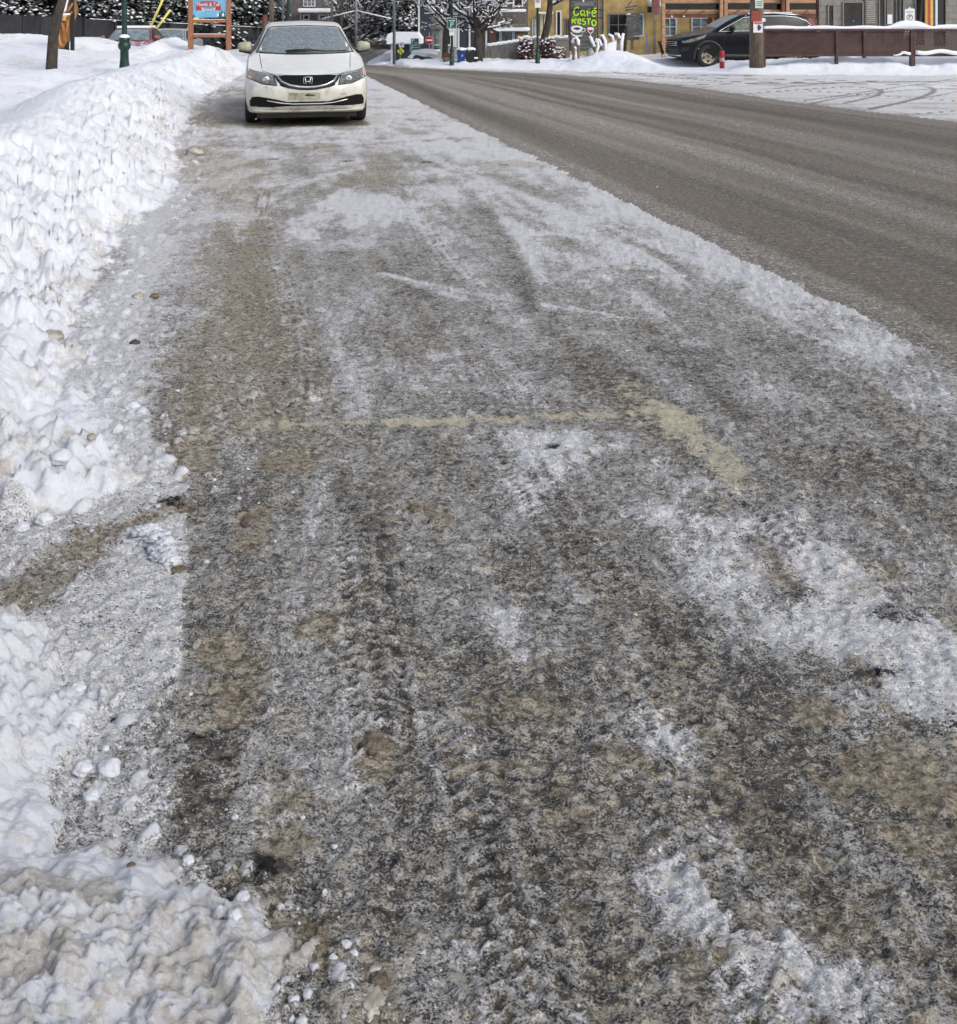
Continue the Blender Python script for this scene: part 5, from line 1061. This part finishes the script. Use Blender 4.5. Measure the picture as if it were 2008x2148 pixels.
# ---- red-brown leafy bushes
def bush(px, Y, W, H, label, seed, m, n=900, group='red-brown bushes by the stone wall', snow=.2):
    rnd = random.Random(seed); r = empty('bush', (XP(px, Y), Y, .1), label=label, cat='bush', group=group); s = MB(); f = MB(); c = MB()
    for i in range(26):
        an = rnd.uniform(0, 6.28); e = Vector((math.cos(an)*W*rnd.uniform(.2, .9), math.sin(an)*W*.6*rnd.random(), H*rnd.uniform(.6, 1))); s.tube([(0, 0, 0), e*.5+Vector((0, 0, .1)), e], [.016, .01, .005], 4)
    for i in range(n):
        an = rnd.uniform(0, 6.28); q = rnd.random()**.5; z = rnd.random(); w = W*q*(1-.55*abs(z-.45)); p = Vector((math.cos(an)*w, math.sin(an)*w*.7, H*z)); a = Vector((rnd.uniform(-1, 1), rnd.uniform(-1, 1), rnd.uniform(-1, 1))).normalized(); o = a.orthogonal().normalized(); L = rnd.uniform(.03, .07)
        f.add([p-o*L*.45, p+a*L, p+o*L*.45, p-a*L], [(0, 1, 2, 3)])
        if rnd.random() < snow*z: c.blob(p+Vector((0, 0, .03)), (.04, .04, .022), i, 1, .1)
    s.build('stems', M_barkd, r); f.build('leaves', m, r, False)
    if c.v: c.build('snow_clumps', M_snowcap, r)
    return r
M_rust = mat('russet_leaves', (.075, .030, .022), .8, var=.6, scale=8); M_rust2 = mat('brown_leaves', (.15, .075, .04), .8, var=.5, scale=8)
bush(1104, 30.3, .30, .72, 'dark russet bush between the plank fence and the green post', 1, M_rust); bush(1150, 30.6, .32, .75, 'dark russet bush at the foot of the leaning tree', 2, M_rust); bush(1172, 30.2, .26, .45, 'low light-brown bush right of the leaning tree', 3, M_rust2, 700)
# ---- cafe board
Y = 33; r = empty('cafe_board', (XP(1222, Y), Y, ZP(104, Y)), label='tall grey plank board painted with green lettering, a cup and a wine glass', cat='sign'); L = r.location
def q_(px, py): return (XP(px, Y)-L.x, ZP(py, Y)-L.z)
M_board = mat('grey_board', (.085, .088, .09), .85, var=.4, scale=4, stretch=(.6, 1, 6), bump=.6, bd=.01)
b = MB(); yy = -20
while yy < 104:
    b.box(q_(1197, 0)[0], q_(1252, 0)[0], 0, .03, q_(0, yy+7.6)[1], q_(0, yy)[1], .004); yy += 8
b.build('boards', M_board, r)
panel(1257.5, 1263, -20, 104, Y, .03, M_greyw, 'side_board', r, .004); 
for a in (1194.5, 1253, 1263.5): panel(a, a+2.6, -24, 106, Y, .05, M_black, 'frame_bar', r, .004, -.02)
for a in (19, 36, -22): panel(1197, 1263, a, a+1.6, Y, .02, M_black, 'frame_bar', r, .003, -.024)
o_ = panel(1204, 1246, 5, 12, Y, .01, mat('grey_plate', (.16, .165, .17), .7), 'name_plate', r, .002, -.012)
M_lime = mat('lime_paint', (.44, .72, .03), .6, var=.15)
def strokes(glyphs, m, name, parent, rad, y=-.012):
    b = MB()
    for g_ in glyphs:
        pts = [Vector((q_(*p)[0], y, q_(*p)[1])) for p in g_]; P2 = []
        for i in range(len(pts)-1):
            p0, p1, p2, p3 = pts[max(i-1, 0)], pts[i], pts[i+1], pts[min(i+2, len(pts)-1)]
            for t in (0, .25, .5, .75): P2.append(.5*((2*p1)+(p2-p0)*t+(2*p0-5*p1+4*p2-p3)*t*t+(3*p1-p0-3*p2+p3)*t**3))
        P2.append(pts[-1]); b.tube(P2, rad, 8, sq=.35, up=Vector((0, 1, 0)))
    return b.build(name, m, parent)
strokes([[(1214, 18), (1211, 15), (1206, 18), (1203.5, 25), (1205, 31), (1210, 32), (1214, 28)],                                   # C
         [(1225, 22), (1220, 22), (1218, 27), (1220, 32), (1225, 29), (1225.5, 21), (1225.5, 30), (1228, 34)],                    # a
         [(1239, 20), (1232, 21), (1232.5, 34)], [(1232, 26.5), (1238, 26)],                                                       # F
         [(1242.5, 28), (1249, 26), (1249, 22.5), (1245, 21.5), (1242, 26), (1243, 33), (1246.5, 34.5), (1249, 32)], [(1246, 18.5), (1251, 16.5)]], M_lime, 'lettering', r, .026)
strokes([[(1200, 49), (1201, 37.5), (1207, 37), (1208, 41), (1202, 43), (1208, 49)],                                               # R
         [(1213, 45), (1218, 43), (1217, 39.5), (1213, 40.5), (1212, 46), (1215, 50), (1219, 48)],                                 # e
         [(1227, 39), (1222.5, 40), (1223, 44), (1227.5, 46), (1227, 50.5), (1222, 51)],                                           # s
         [(1230.5, 39.5), (1239, 39.5)], [(1234.5, 40), (1234.5, 51.5)],                                                            # T
         [(1247, 42), (1243, 43), (1241.5, 48), (1244, 53.5), (1248, 53), (1250, 47), (1247, 42)]], M_lime, 'lettering', r, .026)
b = MB(); b.prism([q_(*p) for p in [(1197.5, 57), (1199, 63), (1204, 67.5), (1212, 69), (1219, 67), (1222, 62), (1222.5, 57), (1217, 54), (1210, 53), (1202, 54)]], -.014, -.002)
b.prism([q_(*p) for p in [(1197, 66), (1203, 72), (1212, 74), (1220, 73), (1223.5, 70), (1220, 76), (1211, 77), (1203, 75.5), (1198, 71)]], -.013, -.002); b.build('painted_cup', M_white, r)
b = MB(); b.prism([q_(*p) for p in [(1203, 58.5), (1210, 57), (1218, 58.5), (1216, 61.5), (1210, 62.5), (1204, 61)]], -.017, -.0145); b.build('painted_coffee', mat('coffee_paint', (.03, .016, .01), .7), r)
strokes([[(1222, 60), (1227, 60), (1227, 65), (1221, 67)]], M_white, 'painted_handle', r, .014)
b = MB(); b.prism([q_(*p) for p in [(1232.5, 57.5), (1233.5, 66), (1239, 71.5), (1244.5, 67), (1246, 58), (1239, 56.5)]], -.014, -.002); b.prism([q_(*p) for p in [(1238.4, 71), (1240, 71), (1240, 78), (1238.4, 78)]], -.013, -.002); b.prism([q_(*p) for p in [(1234, 79.5), (1239, 76.5), (1246, 79), (1240, 81.5)]], -.0145, -.002); b.build('painted_glass', M_white, r)
b = MB(); b.prism([q_(*p) for p in [(1234.5, 62.5), (1236, 67), (1239, 69), (1243, 66.5), (1244, 62)]], -.017, -.0145); b.build('painted_wine', M_red, r)
b = MB(); b.prism([q_(*p) for p in [(1222.5, -2), (1225.5, -2), (1226, 3), (1224, 4.5), (1222, 3)]], -.014, -.002); b.build('painted_drop', M_white, r)
# ---- snow-draped garden growth before the board
def drape(px, pyb, Y, arcs, label, leaves=None):
    r = empty('draped_shrub', (XP(px, Y), Y, ZP(pyb, Y)-.05), label=label, cat='shrub', group='snow-draped shrubs before the yellow house'); s = MB(); c = MB(); k = Y/2000
    rnd = random.Random(px)
    for arcp in arcs:
        pts = [Vector(((x-px)*k, rnd.uniform(-.05, .05), (pyb-y)*k+.05)) for x, y in arcp]; n_ = len(pts); s.tube(pts, [.05]*n_, 7)
        ap = min(range(n_), key=lambda i: arcp[i][1]); i0, i1 = max(0, ap-2), min(n_, ap+3)
        if i1-i0 > 1: c.tube([p+Vector((0, -.02, .035)) for p in pts[i0:i1]], [.05+.022*math.sin(3*j) for j in range(i1-i0)], 8)
        for _ in range(14):
            i = rnd.randrange(n_-1); p = pts[i].lerp(pts[i+1], rnd.random()); s.tube([p, p+Vector((rnd.uniform(-.12, .12), rnd.uniform(-.1, .1), rnd.uniform(-.18, .02)))], [.012, .004], 4)
    s.build('stems', leaves or M_wood, r); c.build('snow_cap', M_snowcap, r); return r
drape(1207, 127, 29.0, [[(1204, 127), (1204, 104), (1201, 92), (1204, 84), (1209, 81), (1213, 88), (1214, 97), (1212, 110), (1213, 126)], [(1208, 127), (1207, 108), (1206, 100)]], 'arched snow-topped shrub alone at the foot of the cafe board')
drape(1247, 119, 29.4, [[(1250, 119), (1247, 100), (1240, 84), (1237, 78)], [(1248, 118), (1255, 100), (1252, 88)]], 'mossy leaning shrub stem right of the snowy ball, below the wine glass', mat('moss', (.11, .12, .04), .9, var=.4))
drape(1262, 118, 29.6, [[(1268, 118), (1262, 98), (1256, 86), (1252, 84), (1250, 92)], [(1270, 116), (1270, 88), (1264, 76), (1259, 78)], [(1262, 118), (1260, 108)]], 'pair of bowed snow-capped shrub stems left of the white wedge of snow')
drape(1290, 114, 30.0, [[(1286, 114), (1288, 92), (1284, 78), (1276, 74)], [(1296, 112), (1292, 96), (1300, 82), (1297, 74), (1290, 73)], [(1304, 112), (1304, 90), (1308, 72)]], 'tangle of bowed snow-capped stems beside the slatted grey sign')
o = MB(); o.blob((0, 0, 0), (.12, .11, .15), 4, 3, .05); o = o.build('snow_topped_ball', mat('grey_ornament', (.28, .28, .30), .7, var=.3, snowtop=.35)); o.location = P(1239, 112, 29.2); tag(o, 'round grey garden ornament plastered with snow below the painted wine glass', 'ornament')
o = MB(); o.prism([(-.20, -.05), (.22, -.05), (.24, .42), (-.10, .30), (-.22, .12)], -.1, .3); o = o.build('snow_wedge', M_snowcap); o.location = P(1277, 113, 29.8); tag(o, 'wedge of snow between bowed shrubs, pointed at its upper right', 'snow pile')
# ---- slatted grey sign, poles and posts before the yellow house
Y = 31; r = empty('slatted_sign', (XP(1328, Y), Y, ZP(100, Y)), label='grey sign of overlapping rough boards before the yellow house window', cat='sign'); L = r.location; rnd = random.Random(9); b = MB()
for i in range(13):
    yv_ = 28+i*4.3; x0 = 1312+rnd.uniform(-2, 3); x1 = 1343+rnd.uniform(-3, 3); dz = rnd.uniform(-1.5, 1.5)
    b.prism([(XP(x0, Y)-L.x, ZP(yv_+4, Y)-L.z), (XP(x1, Y)-L.x, ZP(yv_+4+dz, Y)-L.z), (XP(x1+1.5, Y)-L.x, ZP(yv_+dz, Y)-L.z), (XP(x0, Y)-L.x, ZP(yv_, Y)-L.z)], -.02-.012*(i % 2), .02)
for (x0, x1, yv_, dz) in ((1311, 1338, 14, -4), (1312, 1330, 20, -3), (1318, 1326, 8, -8)): b.prism([(XP(x0, Y)-L.x, ZP(yv_+4, Y)-L.z), (XP(x1, Y)-L.x, ZP(yv_+3+dz, Y)-L.z), (XP(x1, Y)-L.x, ZP(yv_+dz, Y)-L.z), (XP(x0, Y)-L.x, ZP(yv_, Y)-L.z)], -.015, .02)
b.build('boards', M_board, r); panel(1324, 1330, 80, 104, Y, .08, mat('brown_post', (.14, .10, .09), .8), 'post', r, .01, .01)
b = MB(); b.tube([(XP(1313, Y)-L.x, -.04, ZP(30, Y)-L.z), (XP(1322, Y)-L.x, -.04, ZP(29, Y)-L.z)], .02, 6); b.build('snow_cap', M_snowcap, r)
def stick(a, c, Y, wd, m, label, name='garden_post'):
    p, q = P(*a, Y), P(*c, Y); o = MB().tube([Vector((0, 0, 0)), q-p], wd, 4).build(name, m); o.location = p; return tag(o, label, 'post', 'posts in the snow before the yellow house')
stick((1309, 108), (1315, 56), 30.6, .045, M_black, 'left black stake beside the slatted grey sign'); stick((1313, 106), (1314, 70), 30.4, .03, M_black, 'short black stake against the slatted grey sign')
stick((1356.5, 110), (1357.5, 72), 30, .032, mat('blue_post_paint', (.10, .14, .30), .6), 'slim blue post with a snow cap'); stick((1373, 112), (1374, 40), 30.2, .05, M_wood, 'upright brown post under the red hanging sign')
stick((1391, 113), (1383, 86), 30, .06, M_black, 'leaning black board edge near the nose of the black SUV')
o = MB(); o.blob((0, 0, 0), (.035, .035, .03), 1, 2, .05); o.parent = None if False else None
r = empty('hanging_sign', (XP(1376, 33), 33, ZP(30, 33)), label='dark red sign in a grey frame hanging left of the timber porch', cat='sign'); L = r.location
def q2(px, py): return (XP(px, 33)-L.x, ZP(py, 33)-L.z)
b = MB(); b.prism([q2(*p) for p in [(1367, -10), (1385, -10), (1384, 30), (1370, 36), (1368, 20)]], 0, .04); b.build('frame', M_greyw, r)
b = MB(); b.prism([q2(*p) for p in [(1369.5, -8), (1382, -8), (1381.5, 26), (1372, 30), (1370, 18)]], -.012, -.002); b.build('red_field', mat('faded_red', (.20, .06, .06), .7, var=.25), r)
# ---- timber porch of the restaurant
Y = 36; r = empty('timber_porch', (XP(1550, Y), Y, -.1), label='timber restaurant porch with dark upper panes behind the black SUV', cat='porch'); L = r.location
panel(1389, 1712, -60, 6, Y, .3, M_lightw, 'fascia', r, .02); pn_ = panel(1392, 1712, 7, 20, Y, .05, M_blind, 'upper_panes', r, .004, .12)
panel(1389, 1712, 20, 25, Y, .2, M_lightw, 'beam', r, .01); panel(1389, 1712, 25, 29.5, Y, .25, mat('mid_timber', (.22, .12, .075), .75, var=.3), 'brackets', r, .01, -.03); panel(1389, 1712, 30, 37, Y, .2, M_redw, 'lower_beam', r, .01)
for a in (1387, 1508, 1517, 1637, 1646): panel(a, a+7, -60, 120, Y, .16, M_lightw if a != 1637 else M_redw, 'post', r, .012, -.2)
for a in (1486, 1500): panel(a, a+9, 26, 110, Y+1, .1, M_redw, 'door_post', r, .01)
b = MB()
for i in range(9):
    a = 1394+i*36
    if a < 1700: b.prism([(XP(a, Y)-L.x, ZP(29.5, Y)-L.z), (XP(a+3, Y)-L.x, ZP(29.5, Y)-L.z), (XP(a+14, Y)-L.x, ZP(20.5, Y)-L.z), (XP(a+11, Y)-L.x, ZP(20.5, Y)-L.z)], -.07, -.04)
b.build('slanted_slats', M_redw, r)
for a in (1409, 1434, 1520+60): b = MB(); b.lathe([(.04, -.04), (.03, 0), (.001, .01)], (XP(a, Y)-L.x, -.05, ZP(33, Y)-L.z), 12); b.build('lantern', M_snowcap, r)
panel(1560, 1720, 38, 120, Y+2.2, .2, mat('tan_boards', (.34, .22, .13), .8, var=.25), 'back_wall', r, .01); panel(1490, 1720, -60, 38, Y+2.2, .2, M_redw, 'upper_wall', r, .01)
# ---- stone building
Y = 38; r = bld('stone_building', 'grey stone building with tall dark openings behind the lattice fence', 1719, 2160, Y, 9, 5.6, M_stone, 'building', -.1); L = r.location
for (a, c, t0, t1) in ((1736, 1750, 9, 90), (1767, 1811, 3, 90)): win(r, a, c, t0, t1, Y, frame=mat('grey_trim', (.20, .195, .18), .8), fw=.05)
win(r, 1843, 1857, -30, 96, Y, frame=mat('grey_trim', (.20, .195, .18), .8), fw=.04, name='doorway'); win(r, 1871, 1896, -30, 96, Y, frame=mat('grey_trim', (.20, .195, .18), .8), fw=.04, bars=(3, 1)); win(r, 1919, 1941, -30, 96, Y, frame=mat('grey_trim', (.20, .195, .18), .8), fw=.04, name='doorway'); win(r, 1962, 1983, -30, 96, Y, frame=M_black, fw=.04)
o_ = panel(1813, 1838, -4, 52, Y, .06, M_greyw, 'carved_panel', r, .01, -.08); b = MB()
for i in range(11): zz = 2+i*4.4; b.box(XP(1816, Y)-L.x, XP(1834, Y)-L.x, -.105, -.082, ZP(zz+2.6, Y)-L.z, ZP(zz, Y)-L.z, .006)
b.build('carved_slats', mat('pale_slats', (.36, .34, .31), .8), o_)
o_ = panel(1859, 1871, -10, 48, Y, .05, mat('brown_grey_trim', (.16, .13, .11), .8), 'poster_board', r, .006, -.08); panel(1860.5, 1869.5, 6, 29, Y, .01, mat('brown_poster', (.26, .12, .07), .7, var=.4), 'poster', o_, .001, -.095).parent = r; panel(1860, 1870, 30, 50, Y, .01, M_white, 'poster', r, .001, -.095)
r = empty('parking_board', (XP(1909, 36), 36, ZP(45, 36)), label='white board with a circled P leaning before the dark doorway', cat='sign'); 
MB().prism([(-.20, -.5), (.20, -.5), (.18, .48), (.03, .50), (0, .56), (-.03, .50), (-.18, .46)], 0, .03).build('board', M_white, r)
b = MB(); b.lathe([(.115, 0), (.115, -.006), (.095, -.006), (.095, 0)], (0, -.001, .16), 24, 'y'); b.build('circle', M_ink, r); TX('P', .20, M_ink, r, loc=(0, -.004, .16), depth=.002); TX('PARKING', .065, mat('navy_ink', (.02, .04, .10), .6), r, loc=(0, -.004, .36), depth=.002)
for i, (px, m, lab) in enumerate([(1944, mat('ski_orange', (.55, .26, .04), .5), 'orange ski leaning against the stone building'), (1949.5, mat('ski_red', (.42, .05, .03), .5), 'red ski leaning between the orange and yellow skis'), (1955, mat('ski_yellow', (.60, .44, .05), .5), 'yellow ski, rightmost coloured ski at the stone building'), (1965, mat('ski_white', (.55, .60, .64), .5), 'pale blue-white ski beside the dark doorway')]):
    o = MB().box(-.045, .045, 0, .02, 0, 1.75-.1*i, .01).build('ski', m); o.location = P(px, 52, 37.4)-Vector((0, 0, .25)); o.rotation_euler = (math.radians(-4), math.radians(2), 0); tag(o, lab, 'ski', 'coloured skis at the stone building')
# ---- lattice fence with snow cap
Y = 26.2; r = empty('lattice_fence', (XP(1800, Y), Y, 0), label='dark brown lattice fence topped by a thick snow cap along the far verge', cat='fence'); L = r.location
M_brn = mat('dark_brown_stain', (.062, .030, .025), .7, var=.3, scale=4, stretch=(1, 1, 2), bump=.3, bd=.006)
def zf(py): return ZP(py, Y)
ends = [1603, 1755, 1813, 1914, 2056, 2150]
b = MB(); x0, x1 = XP(1603, Y)-L.x, XP(2150, Y)-L.x
MB().box(x0, x1, -.07, .07, zf(65), zf(61), .008).build('top_rail', M_brn, r); MB().box(x0, x1, -.035, .035, zf(118), zf(112), .006).build('bottom_rail', M_brn, r)
for i, e in enumerate(ends):
    w_ = 5.0 if e in (1914, 2056) else 3.0; bot = 137 if e in (1755, 1914, 1603, 2056) else 114
    MB().box(XP(e, Y)-L.x-w_*Y/2000, XP(e, Y)-L.x+w_*Y/2000, -.055, .055, zf(bot)-.1, zf(63), .01).build('post', M_brn, r)
for i in range(5):
    a, c = XP(ends[i], Y)-L.x, XP(ends[i+1], Y)-L.x; zb, zt_ = zf(112), zf(65); b = MB(); hgt = zt_-zb; step = .075 if i < 3 else .088; wd = .040 if i < 1 else (.034 if i < 3 else .026); lay = 0
    for sgn in (1, -1):
        x = a-hgt
        while x < c+hgt:
            p0, p1 = (x, zb), (x+sgn*hgt, zt_)
            (xa, za), (xb, zb2) = p0, p1
            pts = [(xa, za), (xb, zb2)]
            if sgn < 0: pts = [(x, zb), (x-hgt, zt_)]
            (xa, za), (xb, zb2) = pts; t0, t1 = 0.0, 1.0
            for lim, side in ((a, 1), (c, -1)):
                fa, fb = side*(xa-lim), side*(xb-lim)
                if fa < 0 and fb < 0: t0 = 2; break
                if fa < 0: t0 = max(t0, fa/(fa-fb))
                elif fb < 0: t1 = min(t1, fa/(fa-fb))
            if t0 < t1-.02:
                qa = (xa+(xb-xa)*t0, za+(zb2-za)*t0); qb = (xa+(xb-xa)*t1, za+(zb2-za)*t1); nx_, nz_ = -sgn*.7071*wd/2, .7071*wd/2
                yy = -.012 if sgn > 0 else .002
                b.prism([(qa[0]-nx_, qa[1]-nz_), (qb[0]-nx_, qb[1]-nz_), (qb[0]+nx_, qb[1]+nz_), (qa[0]+nx_, qa[1]+nz_)], yy, yy+.010)
            x += step
    b.build('lattice_panel', M_brn, r)
b = MB(); pts = []; rs = []
for px in range(1600, 2151, 6):
    h = 3.2+.5*math.sin(px*.07)+(5.2*math.exp(-((px-1908)/36)**4) if px > 1850 else 0)+1.2*(px > 1960); pts.append((XP(px, Y)-L.x, 0, zf(61)+h*Y/2000)); rs.append((h+.6)*Y/2000)
vs = []; fs = []; N = 12
for p, q in zip(pts, rs):
    for k_ in range(N):
        an = 2*math.pi*k_/N; vs.append((p[0], math.cos(an)*.11*(1+.15*math.sin(p[0]*5)), max(zf(61)+.004, p[2]+math.sin(an)*q)))
for i in range(len(pts)-1):
    for k_ in range(N): k2 = (k_+1) % N; fs.append((i*N+k_, i*N+k2, (i+1)*N+k2, (i+1)*N+k_))
fs += [tuple(range(N)), tuple((len(pts)-1)*N+k_ for k_ in range(N))]
MB().add(vs, fs, True).build('snow_cap', M_snowcap, r)
b = MB(); b.tube([(XP(px, Y)-L.x, -.06, zf(112.5+ (1.5 if px < 1890 else -1.5))+.02*math.sin(px*.2)) for px in range(1872, 1912, 4)], [.01+.03*min(1, i/5) for i in range(10)], 7); b.tube([(XP(px, Y)-L.x, -.06, zf(109)+.03*math.sin(px*.09)) for px in range(1919, 2052, 6)], .06, 7); b.build('rail_snow', M_snowcap, r)
# ---- utility pole with notices
Y = 25; r = empty('utility_pole', (XP(1587, Y), Y, ZP(134, Y)-.1), label='thick weathered utility pole carrying a red panel and paper notices', cat='pole'); L = r.location
b = MB(); b.tube([(.0, 0, 0), (.01, 0, 2), (0, 0, 7)], [.185, .175, .13], 20); b.build('shaft', M_wood, r)
def note(a, c, t0, t1, m, nm, dy=-.19): return panel(a, c, t0, t1, Y, .01, m, nm, r, .001, dy)
note(1580, 1597, -4, 17, mat('pale_green_paper', (.52, .62, .54), .7), 'notice', -.20); 
for i in range(3): panel(1583, 1594, 3+i*4, 4.2+i*4, Y, .003, M_ink, 'notice_line', r, .0005, -.204)
note(1572, 1591, 22.5, 44, mat('red_panel', (.26, .045, .03), .6, var=.2), 'red_panel', -.205); note(1594, 1602.5, 38, 45, M_white, 'white_tag', -.15)
note(1576, 1595.5, 45, 68, M_white, 'poster', -.20); panel(1577, 1595, 46, 50, Y, .003, mat('poster_red', (.50, .12, .12), .7), 'poster_band', r, .0005, -.204); b = MB(); b.blob((0, 0, 0), (.055, .003, .075), 3, 2, .2); o = b.build('poster_image', mat('poster_dark', (.05, .06, .09), .7), r); o.location = (XP(1588, Y)-L.x, -.2035, ZP(57, Y)-L.z)
r = empty('bollard', P(1515, 139, 24.6)-Vector((0, 0, .05)), label='short red marker bollard in the snow before the SUV wheel', cat='bollard')
MB().lathe([(.001, 0), (.062, 0), (.062, .42), (.055, .455), (.001, .46)], n=18).build('tube', M_red, r); MB().lathe([(.0635, .18), (.0635, .27)], n=18).build('band', mat('grey_band', (.45, .40, .40), .5), r)
# ---- loose lumps on the strip
M_lump = mat('snow_lump', (.58, .61, .66), .85, var=.12, scale=30, bump=.7, bd=.008)
M_lumpd = mat('dirty_snow_lump', (.36, .35, .32), .8, var=.3, scale=9, bump=.6, bd=.012, dirt=(.20, .15, .09))
M_mud = mat('brown_slush_lump', (.20, .165, .12), .9, var=.6, scale=40, bump=1.0, bd=.01, dirt=(.09, .07, .05))
def lump(px, py, rx, lab, m, flat=.75, seed=0, h=None, el=1.0, amp=.09, rough=2.6):
    x, y = GW(px, py); g_ = gz(x, y); x, y = GW(px, py, g_); g_ = gz(x, y); rad = rx*K_*y/FPX
    o = MB().blob((0, 0, 0), (rad, rad*el, rad*flat), seed, 4, amp, rough=rough).build('snow_chunk', m); o.location = (x, y, g_+rad*flat*.30); tag(o, lab, 'snow chunk', 'loose chunks of snow by the bank'); return o
for i, a in enumerate([(118, 905, 20, 'large round snow chunk at the end of the first snow bank', M_lump), (85, 1002, 17, 'smooth white chunk lowest in front of the first bank', M_lump), (42, 955, 14, 'white chunk at the left edge below the first bank', M_lump),
        (213, 1498, 25, 'large egg-shaped snow chunk lying alone beside the low bank', M_lump), (160, 1500, 18, 'white chunk touching the low bank left of the egg-shaped one', M_lump), (138, 1388, 26, 'wide rounded chunk on the shoulder of the low bank', M_lump),
        (205, 1450, 8, 'tiny white ball above the egg-shaped chunk', M_lump), (150, 1340, 16, 'small rounded chunk topmost on the low bank shoulder', M_lump), (178, 1545, 16, 'low flat chunk under the egg-shaped one', M_lump),
        (365, 1678, 12, 'small white pellet in front of the low bank', M_lump), (348, 1682, 6, 'tiny pellet beside the small white pellet', M_lump), (255, 1697, 8, 'brown-stained pellet at the foot of the low bank', M_mud),
        (258, 788, 13, 'white wedge of snow lying on the packed walk', M_lump), (376, 836, 12, 'grey-white lump beside the brown slush', M_lumpd), (268, 578, 12, 'dark grimy chunk fallen below the bank', M_lumpd),
        (300, 580, 9, 'small dark chunk right of the grimy one', M_mud), (262, 660, 10, 'black icy chunk alone on the packed snow', mat('black_ice_lump', (.05, .05, .05), .7, bump=.8, bd=.01)), (378, 300, 17, 'grey boulder of ice at the kerb in front of the sedan', M_lumpd),
        (100, 640, 22, 'pale brown block stuck in the first bank', M_lumpd), (178, 870, 9, 'beige pellet below the dark hollow', M_lumpd), (455, 1790, 14, 'rounded snow chunk at the bottom near the slush', M_lump), (470, 1745, 15, 'broad snow chunk above the pellets at the bottom', M_lump)]):
    lump(a[0], a[1], a[2], a[3], a[4], .72, i*3.1, el=.85)
for i, a in enumerate([(735, 1895, 17, 'brown crusted slush lump near the bottom edge'), (720, 1940, 26, 'larger pale-brown slush lump at the bottom edge'), (345, 1105, 14, 'brown-tipped ice shard at the end of the broken snow crust'), (725, 1452, 22, 'flat brown slab of frozen slush right of the footprints'), (487, 1012, 17, 'brown slush lump in the upper wheel rut'), (805, 985, 12, 'ribbed tan slush lump left by a tyre'), (430, 1795+0, 6, 'small brown crumb by the low bank'), (600, 1810, 16, 'rough brown slush lump above the dark patch')]):
    o = lump(a[0], a[1], a[2], a[3], M_mud if i != 1 else M_lumpd, .34, 40+i*2.3, el=1.25, amp=.15, rough=4.2); o.name = 'slush_lump'; o['category'] = 'slush lump'; o['group'] = 'brown frozen slush lumps'
r_pts = [GW(*p) for p in [(268, 1052), (290, 1040), (300, 1062), (318, 1078), (326, 1098)]]; r_p2 = [GW(*p) for p in [(325, 1070), (335, 1085), (345, 1100)]]
b = MB(); rnd = random.Random(31)
for i in range(34):
    t_ = i/33*(len(r_pts)-1.001); j = int(t_); x, y = [r_pts[j][c_]+(r_pts[j+1][c_]-r_pts[j][c_])*(t_-j) for c_ in (0, 1)]; rr_ = rnd.uniform(.010, .026)
    b.blob((x+rnd.gauss(0, .010), y+rnd.gauss(0, .012), rnd.uniform(.004, .022)), (rr_*1.3, rr_, rr_*.7), i*1.7, 3, .34, rough=3.4)
tag(b.build('snow_crust', M_lump), 'broken ridge of snow crust lying on the packed walk', 'snow crust')
rnd = random.Random(5); b = MB()
for i in range(420):
    y = 1.45+rnd.random()**1.6*5; zone = rnd.random(); ufy = float(np.interp(y, FY, FU)); x = -SL*y+(ufy+abs(rnd.gauss(0, .28)) if zone < .93 else rnd.uniform(-.4, 2.5)); rad = .002+.006*rnd.random()**3
    if y < 2.55: x = float(np.interp(y, [1.45, 1.58, 1.7, 2.0, 2.27, 2.5], [-.33, -.32, -.56, -.80, -.98, -1.2]))+abs(rnd.gauss(0, .12)) if zone < .75 else x
    b.blob((x, y, rad*.5+.003), (rad*1.2, rad, rad*.75), i, 2, .25)
tag(b.build('snow_crumbs', M_lump), 'scattered crumbs of snow at the foot of the banks', 'snow crumbs', kind='stuff')
b = MB()
for i in range(170):
    y = rnd.uniform(2.5, 16); b.blob((rnd.uniform(-.5, .5)*y, y, rnd.uniform(.1, 3)), .0016+.0018*rnd.random(), i, 1, .1)
tag(b.build('falling_snow', M_snowcap), 'sparse snowflakes drifting in the air', 'snowfall', kind='stuff')
